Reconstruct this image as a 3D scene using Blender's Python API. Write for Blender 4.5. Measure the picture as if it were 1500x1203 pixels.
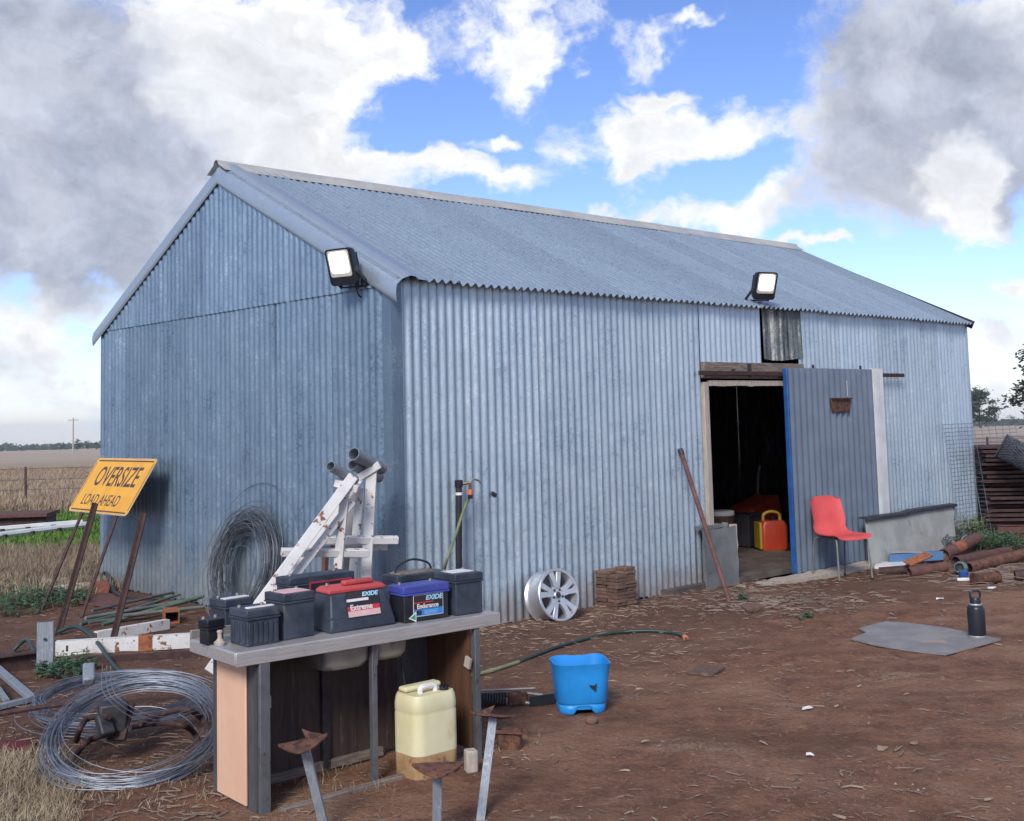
import bpy, bmesh, math, random
import numpy as np
from mathutils import Vector, Matrix, noise as mnoise
random.seed(7)
rnd = random.random
def ru(a, b): return a + (b - a) * random.random()
S = bpy.context.scene
for o in list(bpy.data.objects): bpy.data.objects.remove(o)

# ------------------------------------------------------------------ camera
F, PIT, ROLL, PY = 1730.25, 0.0877325, -0.0252914, 460.624
cp, sp, cr, sr = math.cos(PIT), math.sin(PIT), math.cos(ROLL), math.sin(ROLL)
EYE = Vector((0, 0, 1.6))
fw = Vector((0, cp, sp)); up0 = Vector((0, -sp, cp)); rt0 = Vector((1, 0, 0))
rt = cr * rt0 + sr * up0; up = -sr * rt0 + cr * up0
cam = bpy.data.cameras.new('camera'); camo = bpy.data.objects.new('camera', cam)
S.collection.objects.link(camo); S.camera = camo
camo.matrix_world = Matrix(((rt.x, up.x, -fw.x, EYE.x), (rt.y, up.y, -fw.y, EYE.y), (rt.z, up.z, -fw.z, EYE.z), (0, 0, 0, 1)))
cam.sensor_width = 36; cam.sensor_fit = 'HORIZONTAL'; cam.lens = F / 1500 * 36
cam.shift_y = (PY - 601.5) / 1500
cam.clip_start = 0.05; cam.clip_end = 9000
S.render.resolution_x = 1024; S.render.resolution_y = 821
S.render.engine = 'CYCLES'

def ray(px, py):
    a = px - 750; b = py - PY
    return (rt * (a / F) - up * (b / F) + fw)
def gp(px, py, z=0.0):                      # the point seen at a pixel of the photograph, on a level plane
    v = ray(px, py); return EYE + v * ((z - EYE.z) / v.z)
def at(px, py, Y):                          # ... at a distance Y ahead
    v = ray(px, py); return EYE + v * (Y / v.y)

# shed frame: corner, along the long wall (u), along the gable wall (v)
YAW = 0.816253
CX, CY = -0.9048, 8.8326
DU = Vector((math.sin(YAW), math.cos(YAW), 0)); DV = Vector((-math.cos(YAW), math.sin(YAW), 0))
COR = Vector((CX, CY, 0)); L, W = 9.19, 5.03
ROTU = math.pi / 2 - YAW
def sh(u, v, z=0.0): return COR + DU * u + DV * v + Vector((0, 0, z))
def tosh(p): q = Vector((p[0] - CX, p[1] - CY, 0)); return q.dot(DU), q.dot(DV)
def pl(px, py, P0, N): v = ray(px, py); return EYE + v * ((P0 - EYE).dot(N) / v.dot(N))
def wallp(px, py, off=0.0): return pl(px, py, sh(0, off), DV)
def gabp(px, py, off=0.0): return pl(px, py, sh(off, 0), DU)

# ------------------------------------------------------------------ sun and sky
SUN_AZ, SUN_EL = math.radians(195), math.radians(36)
sd = bpy.data.lights.new('sun', 'SUN'); so = bpy.data.objects.new('sun', sd); S.collection.objects.link(so)
sd.energy = 2.7; sd.angle = math.radians(18); sd.color = (1.0, 0.95, 0.88)
sv = Vector((math.sin(SUN_AZ) * math.cos(SUN_EL), math.cos(SUN_AZ) * math.cos(SUN_EL), math.sin(SUN_EL)))
so.rotation_euler = sv.to_track_quat('Z', 'Y').to_euler()
S.view_settings.view_transform = 'Standard'; S.view_settings.look = 'None'
S.view_settings.exposure = 0.4; S.view_settings.gamma = 1.0; S.view_settings.use_curve_mapping = False

class NT:
    def __init__(s, t): s.t = t; s.n = t.nodes; s.l = t.links
    def new(s, typ, **k):
        n = s.n.new(typ)
        for a, b in k.items(): setattr(n, a, b)
        return n
    def put(s, sock, val):
        if isinstance(val, bpy.types.NodeSocket): s.l.new(val, sock)
        elif val is not None: sock.default_value = val
    def math(s, op, a, b=None, c=None, clamp=False):
        n = s.new('ShaderNodeMath', operation=op, use_clamp=clamp)
        for i, v in enumerate((a, b, c)):
            if v is not None: s.put(n.inputs[i], v)
        return n.outputs[0]
    def vmath(s, op, a, b=None):
        n = s.new('ShaderNodeVectorMath', operation=op)
        s.put(n.inputs[0], a)
        if b is not None: s.put(n.inputs[1], b)
        return n.outputs['Value'] if op in ('LENGTH', 'DOT_PRODUCT') else n.outputs[0]
    def noise(s, vec, scale, detail=4, rough=.55, dist=0.0, col=False):
        n = s.new('ShaderNodeTexNoise'); s.put(n.inputs['Vector'], vec)
        n.inputs['Scale'].default_value = scale; n.inputs['Detail'].default_value = detail
        n.inputs['Roughness'].default_value = rough; n.inputs['Distortion'].default_value = dist
        return n.outputs['Color' if col else 'Fac']
    def step(s, x, a, b, lo=0.0, hi=1.0, smooth=True):
        n = s.new('ShaderNodeMapRange', interpolation_type='SMOOTHSTEP' if smooth else 'LINEAR')
        s.put(n.inputs[0], x)
        for i, v in zip((1, 2, 3, 4), (a, b, lo, hi)): n.inputs[i].default_value = v
        return n.outputs[0]
    def mix(s, f, a, b, blend='MIX'):
        n = s.new('ShaderNodeMix', data_type='RGBA', blend_type=blend)
        s.put(n.inputs[0], f)
        for i, v in ((6, a), (7, b)):
            if isinstance(v, (tuple, list)): v = tuple(v)[:3] + (1,)
            s.put(n.inputs[i], v)
        return n.outputs[2]

def make_sky():
    w = bpy.data.worlds.new('World'); S.world = w; w.use_nodes = True
    t = NT(w.node_tree); t.n.clear()
    sky = t.new('ShaderNodeTexSky', sky_type='NISHITA'); sky.sun_disc = False
    sky.sun_elevation = SUN_EL; sky.sun_rotation = SUN_AZ; sky.ozone_density = 2.2; sky.dust_density = 0.3; sky.air_density = 1.0
    tc = t.new('ShaderNodeTexCoord'); sx = t.new('ShaderNodeSeparateXYZ'); t.l.new(tc.outputs['Generated'], sx.inputs[0])
    az = t.math('ARCTAN2', sx.outputs[0], sx.outputs[1]); el = t.math('ARCSINE', sx.outputs[2])
    cb = t.new('ShaderNodeCombineXYZ'); t.l.new(az, cb.inputs[0]); t.l.new(t.math('MULTIPLY', el, 1.15), cb.inputs[1])
    P = cb.outputs[0]
    def wsum(P, sc, amp, det):
        c = t.noise(P, sc, det, .6, col=True)
        return t.vmath('MULTIPLY', t.vmath('SUBTRACT', c, (.5, .5, .5)), (amp, amp * .8, 0))
    Pw = t.vmath('ADD', t.vmath('ADD', P, wsum(P, 5.0, .20, 5)), wsum(P, 22.0, .045, 5))
    def ang(px, py):
        v = ray(px, py).normalized(); return math.atan2(v.x, v.y), math.asin(v.z)
    def blobs(lst):
        acc = None
        for px, py, rx, ry, k in lst:
            a, e = ang(px, py)
            d = t.vmath('LENGTH', t.vmath('MULTIPLY', t.vmath('SUBTRACT', Pw, (a, e * 1.15, 0)), (F / rx, F / ry / 1.15, 0)))
            m = t.math('MULTIPLY', t.math('SUBTRACT', 1.0, d, clamp=True), k)
            acc = m if acc is None else t.math('ADD', acc, m)
        return acc
    cover = blobs([(100, 150, 400, 340, 1.5), (330, 240, 270, 160, 1.2), (400, 70, 230, 150, 1.3), (90, 330, 300, 120, .9), (560, 70, 120, 80, .8),
        (500, 262, 170, 55, .7), (760, 20, 150, 110, .9), (790, 110, 70, 80, .9), (925, 60, 90, 60, .7), (930, 200, 150, 80, 1.15), (1060, 200, 110, 45, .7), (955, 255, 60, 60, .7),
        (720, 270, 170, 45, 1.0), (640, 235, 120, 30, .9), (1080, 325, 110, 48, 1.1), (930, 330, 120, 30, .9), (1185, 372, 45, 18, 1.0), (1330, 90, 300, 180, 1.5), (1260, 260, 190, 130, 1.1), (1480, 130, 180, 210, 1.3), (1420, 255, 110, 110, 1.0),
        (1420, 335, 90, 40, .7), (100, 450, 90, 60, .8), (60, 530, 170, 60, .9), (30, 610, 260, 60, .9), (1480, 420, 80, 35, 1.3), (1470, 500, 90, 45, 1.0), (1440, 580, 120, 40, .8), (730, 207, 70, 20, .9), (1010, 15, 70, 18, .9), (960, 130, 80, 20, .7)])
    grey = blobs([(60, 220, 330, 260, 1.3), (150, 330, 260, 150, 1.1), (30, 60, 250, 140, .9), (1300, 90, 250, 160, 1.2), (1250, 270, 150, 120, 1.2), (1500, 170, 170, 150, 1.2), (1330, 20, 260, 90, .6), (1500, 300, 70, 110, .9), (470, 290, 170, 70, .35), (30, 540, 160, 40, .3), (1450, 470, 100, 40, .6)])
    bright = blobs([(390, 140, 230, 190, 1.0), (1412, 250, 80, 90, 1.6), (540, 60, 220, 120, .6)])
    n1 = t.noise(P, 11.0, 9, .62, .3); n2 = t.noise(P, 3.0, 6, .6, .5); n3 = t.noise(Pw, 26.0, 9, .66, .4)
    az2 = t.math('ABSOLUTE', t.math('ADD', az, 0.0))
    inwin = t.math('MULTIPLY', t.step(az2, .46, .62, 1, 0), t.step(el, .31, .46, 1, 0))
    gen = t.math('ADD', t.math('MULTIPLY', t.step(n2, .44, .64), 1.0), 0.0)
    body = t.mix(inwin, gen, cover)
    D = t.math('ADD', body, t.math('MULTIPLY', t.math('SUBTRACT', n1, .53), 1.9))
    n4 = t.noise(Pw, 34.0, 8, .68)
    alpha = t.step(t.math('ADD', D, t.math('MULTIPLY', t.math('SUBTRACT', n4, .5), .7)), .20, .80)
    g0 = t.mix(inwin, t.step(n2, .52, .70), t.math('SUBTRACT', grey, bright))
    G = t.step(t.math('ADD', g0, t.math('MULTIPLY', t.math('SUBTRACT', n1, .5), .75)), -.12, .95)
    # sunlit and shaded cloud (the sun stands behind the camera's right)
    nb = t.noise(Pw, 9.0, 7, .6, .2); nbu = t.noise(t.vmath('ADD', Pw, (.010, .020, 0)), 9.0, 7, .6, .2)
    relief = t.math('MULTIPLY', t.math('SUBTRACT', nb, nbu), 1.0)
    shade = t.math('ADD', .86, t.math('ADD', t.math('MULTIPLY', t.math('SUBTRACT', n3, .5), .12), relief))
    wcol = t.mix(t.step(t.math('ADD', D, t.math('MULTIPLY', t.math('SUBTRACT', n3, .5), 1.0)), .3, 1.8), (8.9, 8.95, 9.0), (7.0, 7.25, 7.7))
    gcol = t.mix(t.step(n1, .35, .65), (3.4, 3.75, 4.8), (5.0, 5.35, 6.3))
    ccol = t.mix(G, wcol, gcol)
    vs = t.new('ShaderNodeMix', data_type='RGBA', blend_type='MULTIPLY'); vs.inputs[0].default_value = 1
    cs = t.new('ShaderNodeCombineXYZ')
    shade2 = t.math('ADD', shade, .14)
    for i in range(3): t.l.new(shade2, cs.inputs[i])
    t.l.new(ccol, vs.inputs[6]); t.l.new(cs.outputs[0], vs.inputs[7])
    gm = t.new('ShaderNodeGamma'); t.l.new(sky.outputs[0], gm.inputs[0]); gm.inputs[1].default_value = 1.22
    blue = t.mix(1.0, gm.outputs[0], SKYTINT, 'MULTIPLY')
    col = t.mix(alpha, blue, vs.outputs[2])
    # thin bright air low over the plain
    lowair = t.step(el, -.01, .08, .35, 0)
    col = t.mix(lowair, col, (6.3, 7.4, 8.9))
    bg = t.new('ShaderNodeBackground'); bg.inputs[1].default_value = 0.092; t.l.new(col, bg.inputs[0])
    out = t.new('ShaderNodeOutputWorld'); t.l.new(bg.outputs[0], out.inputs[0])
    w.cycles.sampling_method = 'MANUAL'; w.cycles.sample_map_resolution = 1024
SKYTINT = (.78, .77, .98)
make_sky()

# ------------------------------------------------------------------ materials
def base_mat(name):
    m = bpy.data.materials.new(name); m.use_nodes = True
    t = NT(m.node_tree); b = m.node_tree.nodes['Principled BSDF']
    return m, t, b
def mat(name, c1, c2=None, rough=.6, metal=0.0, scale=9, stretch=(1, 1, 1), lo=.38, hi=.62, c3=None, t3=(.58, .68), s3=22, st3=(1, 1, 1), bump=0.0, bs=80, rand=.0, spec=.4, r3=None, coat=0, trans=0):
    m, t, b = base_mat(name)
    tc = t.new('ShaderNodeTexCoord').outputs['Object']
    oi = t.new('ShaderNodeObjectInfo')
    off = t.vmath('ADD', t.vmath('MULTIPLY', tc, stretch), t.vmath('MULTIPLY', oi.outputs['Random'], (17.3, 9.1, 5.7)))
    c2 = c2 or tuple(x * .8 for x in c1)
    f = t.step(t.noise(off, scale, 6, .62), lo, hi)
    col = t.mix(f, c1, c2)
    rg = rough
    if c3:
        off3 = t.vmath('ADD', t.vmath('MULTIPLY', tc, st3), t.vmath('MULTIPLY', oi.outputs['Random'], (3.3, 19.1, 7.7)))
        f3 = t.step(t.noise(off3, s3, 7, .65), *t3)
        col = t.mix(f3, col, c3)
        if r3 is not None: rg = t.step(f3, 0, 1, rough, r3)
    if rand:
        k = t.step(oi.outputs['Random'], 0, 1, 1 - rand, 1 + rand, False)
        cbn = t.new('ShaderNodeCombineXYZ')
        for i in range(3): t.l.new(k, cbn.inputs[i])
        col = t.mix(1.0, col, cbn.outputs[0], 'MULTIPLY')
    t.put(b.inputs['Base Color'], col if isinstance(col, bpy.types.NodeSocket) else tuple(col) + (1,))
    t.put(b.inputs['Roughness'], rg); b.inputs['Metallic'].default_value = metal
    b.inputs['Specular IOR Level'].default_value = spec; b.inputs['Coat Weight'].default_value = coat
    if trans: b.inputs['Transmission Weight'].default_value = trans
    if bump:
        bn = t.new('ShaderNodeBump'); bn.inputs['Strength'].default_value = bump; bn.inputs['Distance'].default_value = .01
        t.l.new(t.noise(tc, bs, 5, .6), bn.inputs['Height']); t.l.new(bn.outputs[0], b.inputs['Normal'])
    return m

def galv(name, base, dark, light, dirt=None, dirt_h=0.0, metal=.55, rough=.38, streak=1.0, rand=.07):
    m, t, b = base_mat(name)
    tc = t.new('ShaderNodeTexCoord').outputs['Object']; oi = t.new('ShaderNodeObjectInfo')
    pos = t.new('ShaderNodeNewGeometry').outputs['Position']
    off = t.vmath('ADD', tc, t.vmath('MULTIPLY', oi.outputs['Random'], (13.3, 21.1, 8.7)))
    vor = t.new('ShaderNodeTexVoronoi'); t.l.new(off, vor.inputs['Vector']); vor.inputs['Scale'].default_value = 85
    spc = t.new('ShaderNodeSeparateColor'); t.l.new(vor.outputs['Color'], spc.inputs[0])
    vor2 = t.new('ShaderNodeTexVoronoi'); t.l.new(off, vor2.inputs['Vector']); vor2.inputs['Scale'].default_value = 38
    sp2 = t.new('ShaderNodeSeparateColor'); t.l.new(vor2.outputs['Color'], sp2.inputs[0])
    spang = t.math('ADD', t.math('MULTIPLY', spc.outputs[0], .6), t.math('MULTIPLY', sp2.outputs[1], .4))
    patch = t.noise(off, 2.2, 6, .65, .4)
    st = t.noise(t.vmath('MULTIPLY', off, (14, 14, .7)), 1.0, 6, .65)
    v = t.math('ADD', t.math('MULTIPLY', t.math('SUBTRACT', spang, .5), .55), t.math('ADD', t.math('MULTIPLY', t.math('SUBTRACT', patch, .5), 1.3), t.math('MULTIPLY', t.math('SUBTRACT', st, .5), 1.3 * streak)))
    col = t.mix(t.step(v, -.65, .0), dark, base)
    col = t.mix(t.step(v, .08, .75), col, light)
    if dirt:
        sz = t.new('ShaderNodeSeparateXYZ'); t.l.new(pos, sz.inputs[0])
        dn = t.math('ADD', sz.outputs[2], t.math('MULTIPLY', t.math('SUBTRACT', t.noise(t.vmath('MULTIPLY', pos, (3, 3, 1)), 1.6, 6, .7), .5), dirt_h * 1.8))
        col = t.mix(t.math('MULTIPLY', t.step(dn, 0.0, dirt_h, 1, 0), .62), col, dirt)
    k = t.step(oi.outputs['Random'], 0, 1, 1 - rand, 1 + rand, False)
    cb = t.new('ShaderNodeCombineXYZ')
    for i in range(3): t.l.new(k, cb.inputs[i])
    col = t.mix(1.0, col, cb.outputs[0], 'MULTIPLY')
    t.l.new(col, b.inputs['Base Color'])
    t.l.new(t.step(spang, 0, 1, rough - .1, rough + .14, False), b.inputs['Roughness'])
    b.inputs['Metallic'].default_value = metal
    bn = t.new('ShaderNodeBump'); bn.inputs['Strength'].default_value = .25; bn.inputs['Distance'].default_value = .02
    t.l.new(t.noise(off, 5, 3, .5), bn.inputs['Height']); t.l.new(bn.outputs[0], b.inputs['Normal'])
    return m

MT = {}
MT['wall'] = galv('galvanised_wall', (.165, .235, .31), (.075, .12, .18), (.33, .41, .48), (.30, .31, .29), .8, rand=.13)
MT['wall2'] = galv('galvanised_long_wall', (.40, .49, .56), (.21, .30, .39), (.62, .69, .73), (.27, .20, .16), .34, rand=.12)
MT['patch_clean'] = galv('galvanised_patch', (.45, .54, .62), (.35, .45, .54), (.55, .63, .70), rand=.02)
MT['patch_dirty'] = galv('weathered_patch', (.12, .145, .155), (.02, .026, .03), (.50, .49, .44), streak=3.2, metal=.2, rough=.6)
MT['roof'] = galv('galvanised_roof', (.37, .46, .53), (.29, .365, .435), (.44, .53, .595), streak=.3, metal=.65, rough=.34, rand=.09)
MT['flash'] = galv('galvanised_flashing', (.38, .46, .54), (.30, .38, .47), (.47, .54, .60), streak=.5)
MT['ridge'] = mat('weathered_ridge', (.46, .45, .415), (.37, .37, .36), .6, .1, 3)
MT['door'] = mat('slate_paint', (.13, .165, .22), (.108, .14, .19), .34, .05, 3, spec=.5, c3=(.2, .2, .22), t3=(.66, .74), s3=6)
MT['white'] = mat('white_paint', (.66, .68, .66), (.56, .58, .57), .45, 0, 5, c3=(.42, .40, .36), t3=(.62, .72), s3=14)
MT['blue_edge'] = mat('blue_edge_paint', (.02, .10, .30), (.02, .07, .22), .4)
MT['rust'] = mat('rusty_steel', (.095, .045, .03), (.16, .07, .04), .8, .1, 18, c3=(.05, .028, .022), t3=(.5, .6), s3=30, bump=.4, bs=120, rand=.2)
MT['rust_dark'] = mat('dark_rusty_steel', (.045, .026, .026), (.075, .04, .034), .75, .2, 14, c3=(.10, .05, .035), t3=(.58, .68), s3=40, bump=.3, rand=.2)
MT['rust_red'] = mat('red_rusty_steel', (.13, .06, .05), (.09, .042, .038), .8, 0, 12, c3=(.17, .08, .05), t3=(.58, .66), s3=25, bump=.4, rand=.15)
MT['rust_orange'] = mat('fresh_orange_rust', (.34, .12, .05), (.22, .08, .04), .85, 0, 25, c3=(.12, .05, .03), t3=(.55, .65), bump=.3)
MT['timber'] = mat('weathered_timber', (.14, .11, .09), (.22, .18, .15), .85, 0, 5, (2, 14, 14), c3=(.05, .04, .035), t3=(.56, .66), s3=5, st3=(1, 12, 12), bump=.5, bs=40)
MT['pale_timber'] = mat('pale_timber', (.42, .37, .31), (.34, .29, .24), .8, 0, 6, (8, 8, 1), c3=(.2, .16, .13), t3=(.62, .72), s3=9, st3=(6, 6, 1), bump=.4, bs=40)
MT['fibro'] = mat('cement_sheet', (.35, .36, .335), (.28, .29, .275), .85, 0, 4, c3=(.20, .18, .16), t3=(.60, .72), s3=7, bump=.15, bs=60)
MT['dark_iron'] = mat('dark_iron', (.035, .037, .042), (.06, .06, .062), .55, .5, 20, bump=.2, bs=90)
MT['black_plastic'] = mat('dusty_black_plastic', (.024, .032, .048), (.05, .062, .084), .5, 0, 5, c3=(.085, .088, .09), t3=(.60, .75), s3=8, bump=.08)
MT['black_clean'] = mat('black_plastic', (.012, .014, .019), (.02, .023, .03), .38, 0, 6, c3=(.06, .06, .06), t3=(.66, .78), s3=18)
MT['red_plastic'] = mat('faded_red_plastic', (.50, .075, .075), (.42, .06, .065), .48, 0, 4, c3=(.55, .15, .13), t3=(.62, .75))
MT['chair_red'] = mat('sun_faded_red_plastic', (.58, .085, .08), (.52, .07, .07), .5, 0, 5, c3=(.55, .16, .13), t3=(.64, .8), s3=6, spec=.35)
MT['blue_plastic_lid'] = mat('blue_lid_plastic', (.06, .08, .36), (.05, .06, .27), .42, 0, 5, c3=(.16, .17, .35), t3=(.6, .72))
MT['drum_blue'] = mat('bright_blue_plastic', (.02, .26, .66), (.016, .22, .56), .42, 0, 5, c3=(.05, .21, .45), t3=(.62, .74), s3=9, spec=.4)
MT['jerry'] = mat('yellowed_clear_plastic', (.66, .62, .40), (.58, .53, .30), .5, 0, 3, c3=(.55, .45, .22), t3=(.6, .72), s3=5)
MT['jerry_stain'] = mat('stained_plastic', (.46, .31, .15), (.30, .17, .09), .55, 0, 7, c3=(.2, .11, .06), t3=(.56, .68))
MT['steel'] = mat('stainless_steel', (.55, .53, .51), (.44, .43, .42), .40, .55, 7, (1, 20, 20), c3=(.25, .22, .2), t3=(.62, .75), s3=6)
MT['steel_dirty'] = mat('dirty_stainless', (.36, .34, .31), (.27, .25, .23), .5, .5, 6, c3=(.16, .13, .11), t3=(.58, .7), s3=9)
MT['brown_board'] = mat('stained_brown_board', (.042, .027, .023), (.062, .043, .036), .7, 0, 4, (9, 9, 1), c3=(.13, .10, .088), t3=(.57, .72), s3=5, st3=(7, 7, .6), bump=.2)
MT['brown_wood'] = mat('brown_wood_veneer', (.115, .058, .032), (.085, .042, .026), .55, 0, 3, (12, 12, 1), c3=(.05, .028, .02), t3=(.6, .7), s3=4, st3=(8, 8, 1))
MT['beige'] = mat('salmon_beige_laminate', (.72, .46, .31), (.67, .42, .28), .45, 0, 3, c3=(.5, .33, .24), t3=(.68, .78), s3=25)
MT['grey_trim'] = mat('grey_aluminium_trim', (.16, .165, .175), (.12, .125, .135), .5, .5, 8, c3=(.09, .08, .075), t3=(.6, .7))
MT['dark_board'] = mat('dark_grey_board', (.055, .055, .06), (.08, .078, .08), .6, 0, 6, (6, 6, 1))
MT['galv_post'] = mat('galvanised_post', (.27, .30, .33), (.20, .225, .25), .6, .3, 10, (10, 10, 1), c3=(.42, .45, .47), t3=(.58, .7), s3=30, bump=.1)
MT['white_steel'] = mat('chipped_white_steel', (.66, .655, .63), (.58, .57, .55), .5, 0, 6, c3=(.20, .085, .045), t3=(.585, .63), s3=17, bump=.15, rand=.04)
MT['wire'] = mat('galvanised_wire', (.21, .24, .28), (.14, .16, .20), .5, .5, 9)
MT['wire_dark'] = mat('old_dark_wire', (.16, .175, .195), (.095, .105, .12), .5, .4, 9)
MT['alloy'] = mat('silver_alloy', (.62, .63, .65), (.54, .55, .57), .34, .7, 5, c3=(.35, .33, .31), t3=(.66, .78), s3=12)
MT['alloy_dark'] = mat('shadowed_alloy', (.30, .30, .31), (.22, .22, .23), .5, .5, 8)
MT['yellow_sign'] = mat('faded_yellow_sign', (.70, .36, .045), (.64, .31, .04), .5, 0, 4, c3=(.72, .47, .18), t3=(.60, .75), s3=5, spec=.3)
MT['sign_ink'] = mat('worn_sign_ink', (.05, .04, .04), (.10, .075, .05), .6, 0, 30, lo=.45, hi=.7)
MT['sign_back'] = mat('pale_aluminium', (.55, .50, .42), (.45, .40, .34), .5, .3)
MT['paver'] = mat('brown_clay_paver', (.155, .095, .07), (.12, .07, .052), .9, 0, 25, c3=(.24, .16, .115), t3=(.58, .7), s3=18, bump=.4, bs=60, rand=.28)
MT['card'] = mat('grey_weathered_sheet', (.25, .24, .235), (.19, .185, .185), .85, 0, 4, c3=(.33, .25, .19), t3=(.58, .66), s3=2.2, bump=.1)
MT['brick'] = mat('red_brick', (.27, .095, .06), (.2, .07, .05), .9, 0, 20, bump=.4)
MT['hose'] = mat('green_hose_rubber', (.014, .036, .033), (.02, .05, .043), .45, 0, 6)
MT['hose_old'] = mat('yellowed_hose', (.22, .24, .12), (.14, .17, .09), .5, 0, 6)
MT['orange'] = mat('orange_plastic', (.72, .20, .09), (.6, .16, .07), .45)
MT['brass'] = mat('old_brass', (.25, .17, .10), (.16, .10, .07), .45, .7, 20)
MT['poly'] = mat('black_poly_pipe', (.02, .022, .026), (.03, .033, .037), .45)
MT['green_pipe'] = mat('dull_green_pipe', (.07, .12, .085), (.11, .15, .11), .55, 0, 8, rand=.3)
MT['grey_pipe'] = mat('dull_grey_pipe', (.18, .19, .17), (.13, .135, .125), .55, .2, 8, rand=.3)
MT['blue_steel'] = mat('blue_channel_paint', (.07, .18, .34), (.06, .14, .28), .5, 0, 6, c3=(.25, .28, .3), t3=(.62, .72))
MT['print_white'] = mat('label_white', (.72, .71, .69), (.62, .60, .58), .5, 0, 30)
MT['print_pink'] = mat('faded_label_pink', (.66, .44, .42), (.6, .38, .37), .5, 0, 20)
MT['print_black'] = mat('label_black', (.02, .02, .024), (.035, .03, .03), .5)
MT['print_blue'] = mat('label_blue', (.03, .20, .58), (.03, .17, .5), .45)
MT['print_cyan'] = mat('label_pale_blue', (.35, .62, .75), (.3, .55, .68), .5)
MT['print_red'] = mat('label_red', (.55, .03, .05), (.45, .03, .05), .5)
MT['print_green'] = mat('label_green', (.03, .30, .16), (.03, .25, .14), .5)
MT['straw'] = mat('dry_straw', (.30, .225, .16), (.19, .135, .10), .9, 0, 1.3, rand=0)
MT['twig'] = mat('grey_twigs', (.20, .15, .12), (.13, .095, .075), .9, 0, 1.5)
MT['pebble'] = mat('soil_clods', (.175, .10, .072), (.12, .066, .048), .95, 0, 3, c3=(.3, .25, .21), t3=(.62, .66), s3=3)
MT['drygrass'] = mat('dry_grass', (.36, .30, .20), (.26, .20, .13), .9, 0, 2)
MT['stubble'] = mat('field_stubble', (.35, .27, .19), (.26, .19, .13), .95, 0, .6)
MT['greengrass'] = mat('green_grass', (.115, .22, .035), (.08, .16, .03), .8, 0, 1.2)
MT['weed'] = mat('weed_leaf', (.05, .105, .055), (.075, .14, .075), .7, 0, 9)
MT['weed_pale'] = mat('pale_weed_leaf', (.16, .19, .085), (.10, .14, .06), .7, 0, 9)
MT['leaf'] = mat('tree_leaf', (.030, .05, .034), (.05, .075, .045), .8, 0, .3)
MT['bark'] = mat('bark', (.08, .06, .05), (.05, .04, .035), .9, 0, 4, bump=.5)
MT['cloth'] = mat('dark_red_cloth', (.11, .02, .03), (.08, .014, .022), .9)
MT['can_red'] = mat('fuel_can_red', (.45, .05, .02), (.38, .04, .02), .4)
MT['can_yellow'] = mat('fuel_can_yellow', (.50, .33, .03), (.44, .28, .03), .45)
MT['glass'] = mat('dusty_glass', (.35, .42, .38), (.28, .34, .3), .15, 0, 8, trans=.6)
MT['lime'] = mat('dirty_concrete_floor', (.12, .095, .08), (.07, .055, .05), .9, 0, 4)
MT['rear_dark'] = galv('shade_darkened_iron', (.016, .02, .034), (.01, .012, .022), (.03, .035, .05), metal=.2, rough=.8)  # gloom of the interior painted into the iron of the far walls
MT['fibro_dark'] = mat('grey_cement_sheet', (.17, .18, .175), (.12, .13, .13), .85, 0, 4, c3=(.08, .08, .075), t3=(.6, .72), s3=7, bump=.15, bs=60)
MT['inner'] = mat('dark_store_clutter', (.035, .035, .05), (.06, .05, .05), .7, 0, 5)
def emis(name, c, s):
    m, t, b = base_mat(name); b.inputs['Emission Color'].default_value = c + (1,); b.inputs['Emission Strength'].default_value = s
    b.inputs['Base Color'].default_value = (.8, .8, .75, 1); b.inputs['Roughness'].default_value = .3
    return m
MT['lamp_rim'] = mat('lamp_reflector', (.62, .62, .55), (.55, .55, .48), .35, .2)
MT['lamp'] = emis('lit_lamp_face', (1.0, .97, .84), 2.6)

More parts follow.
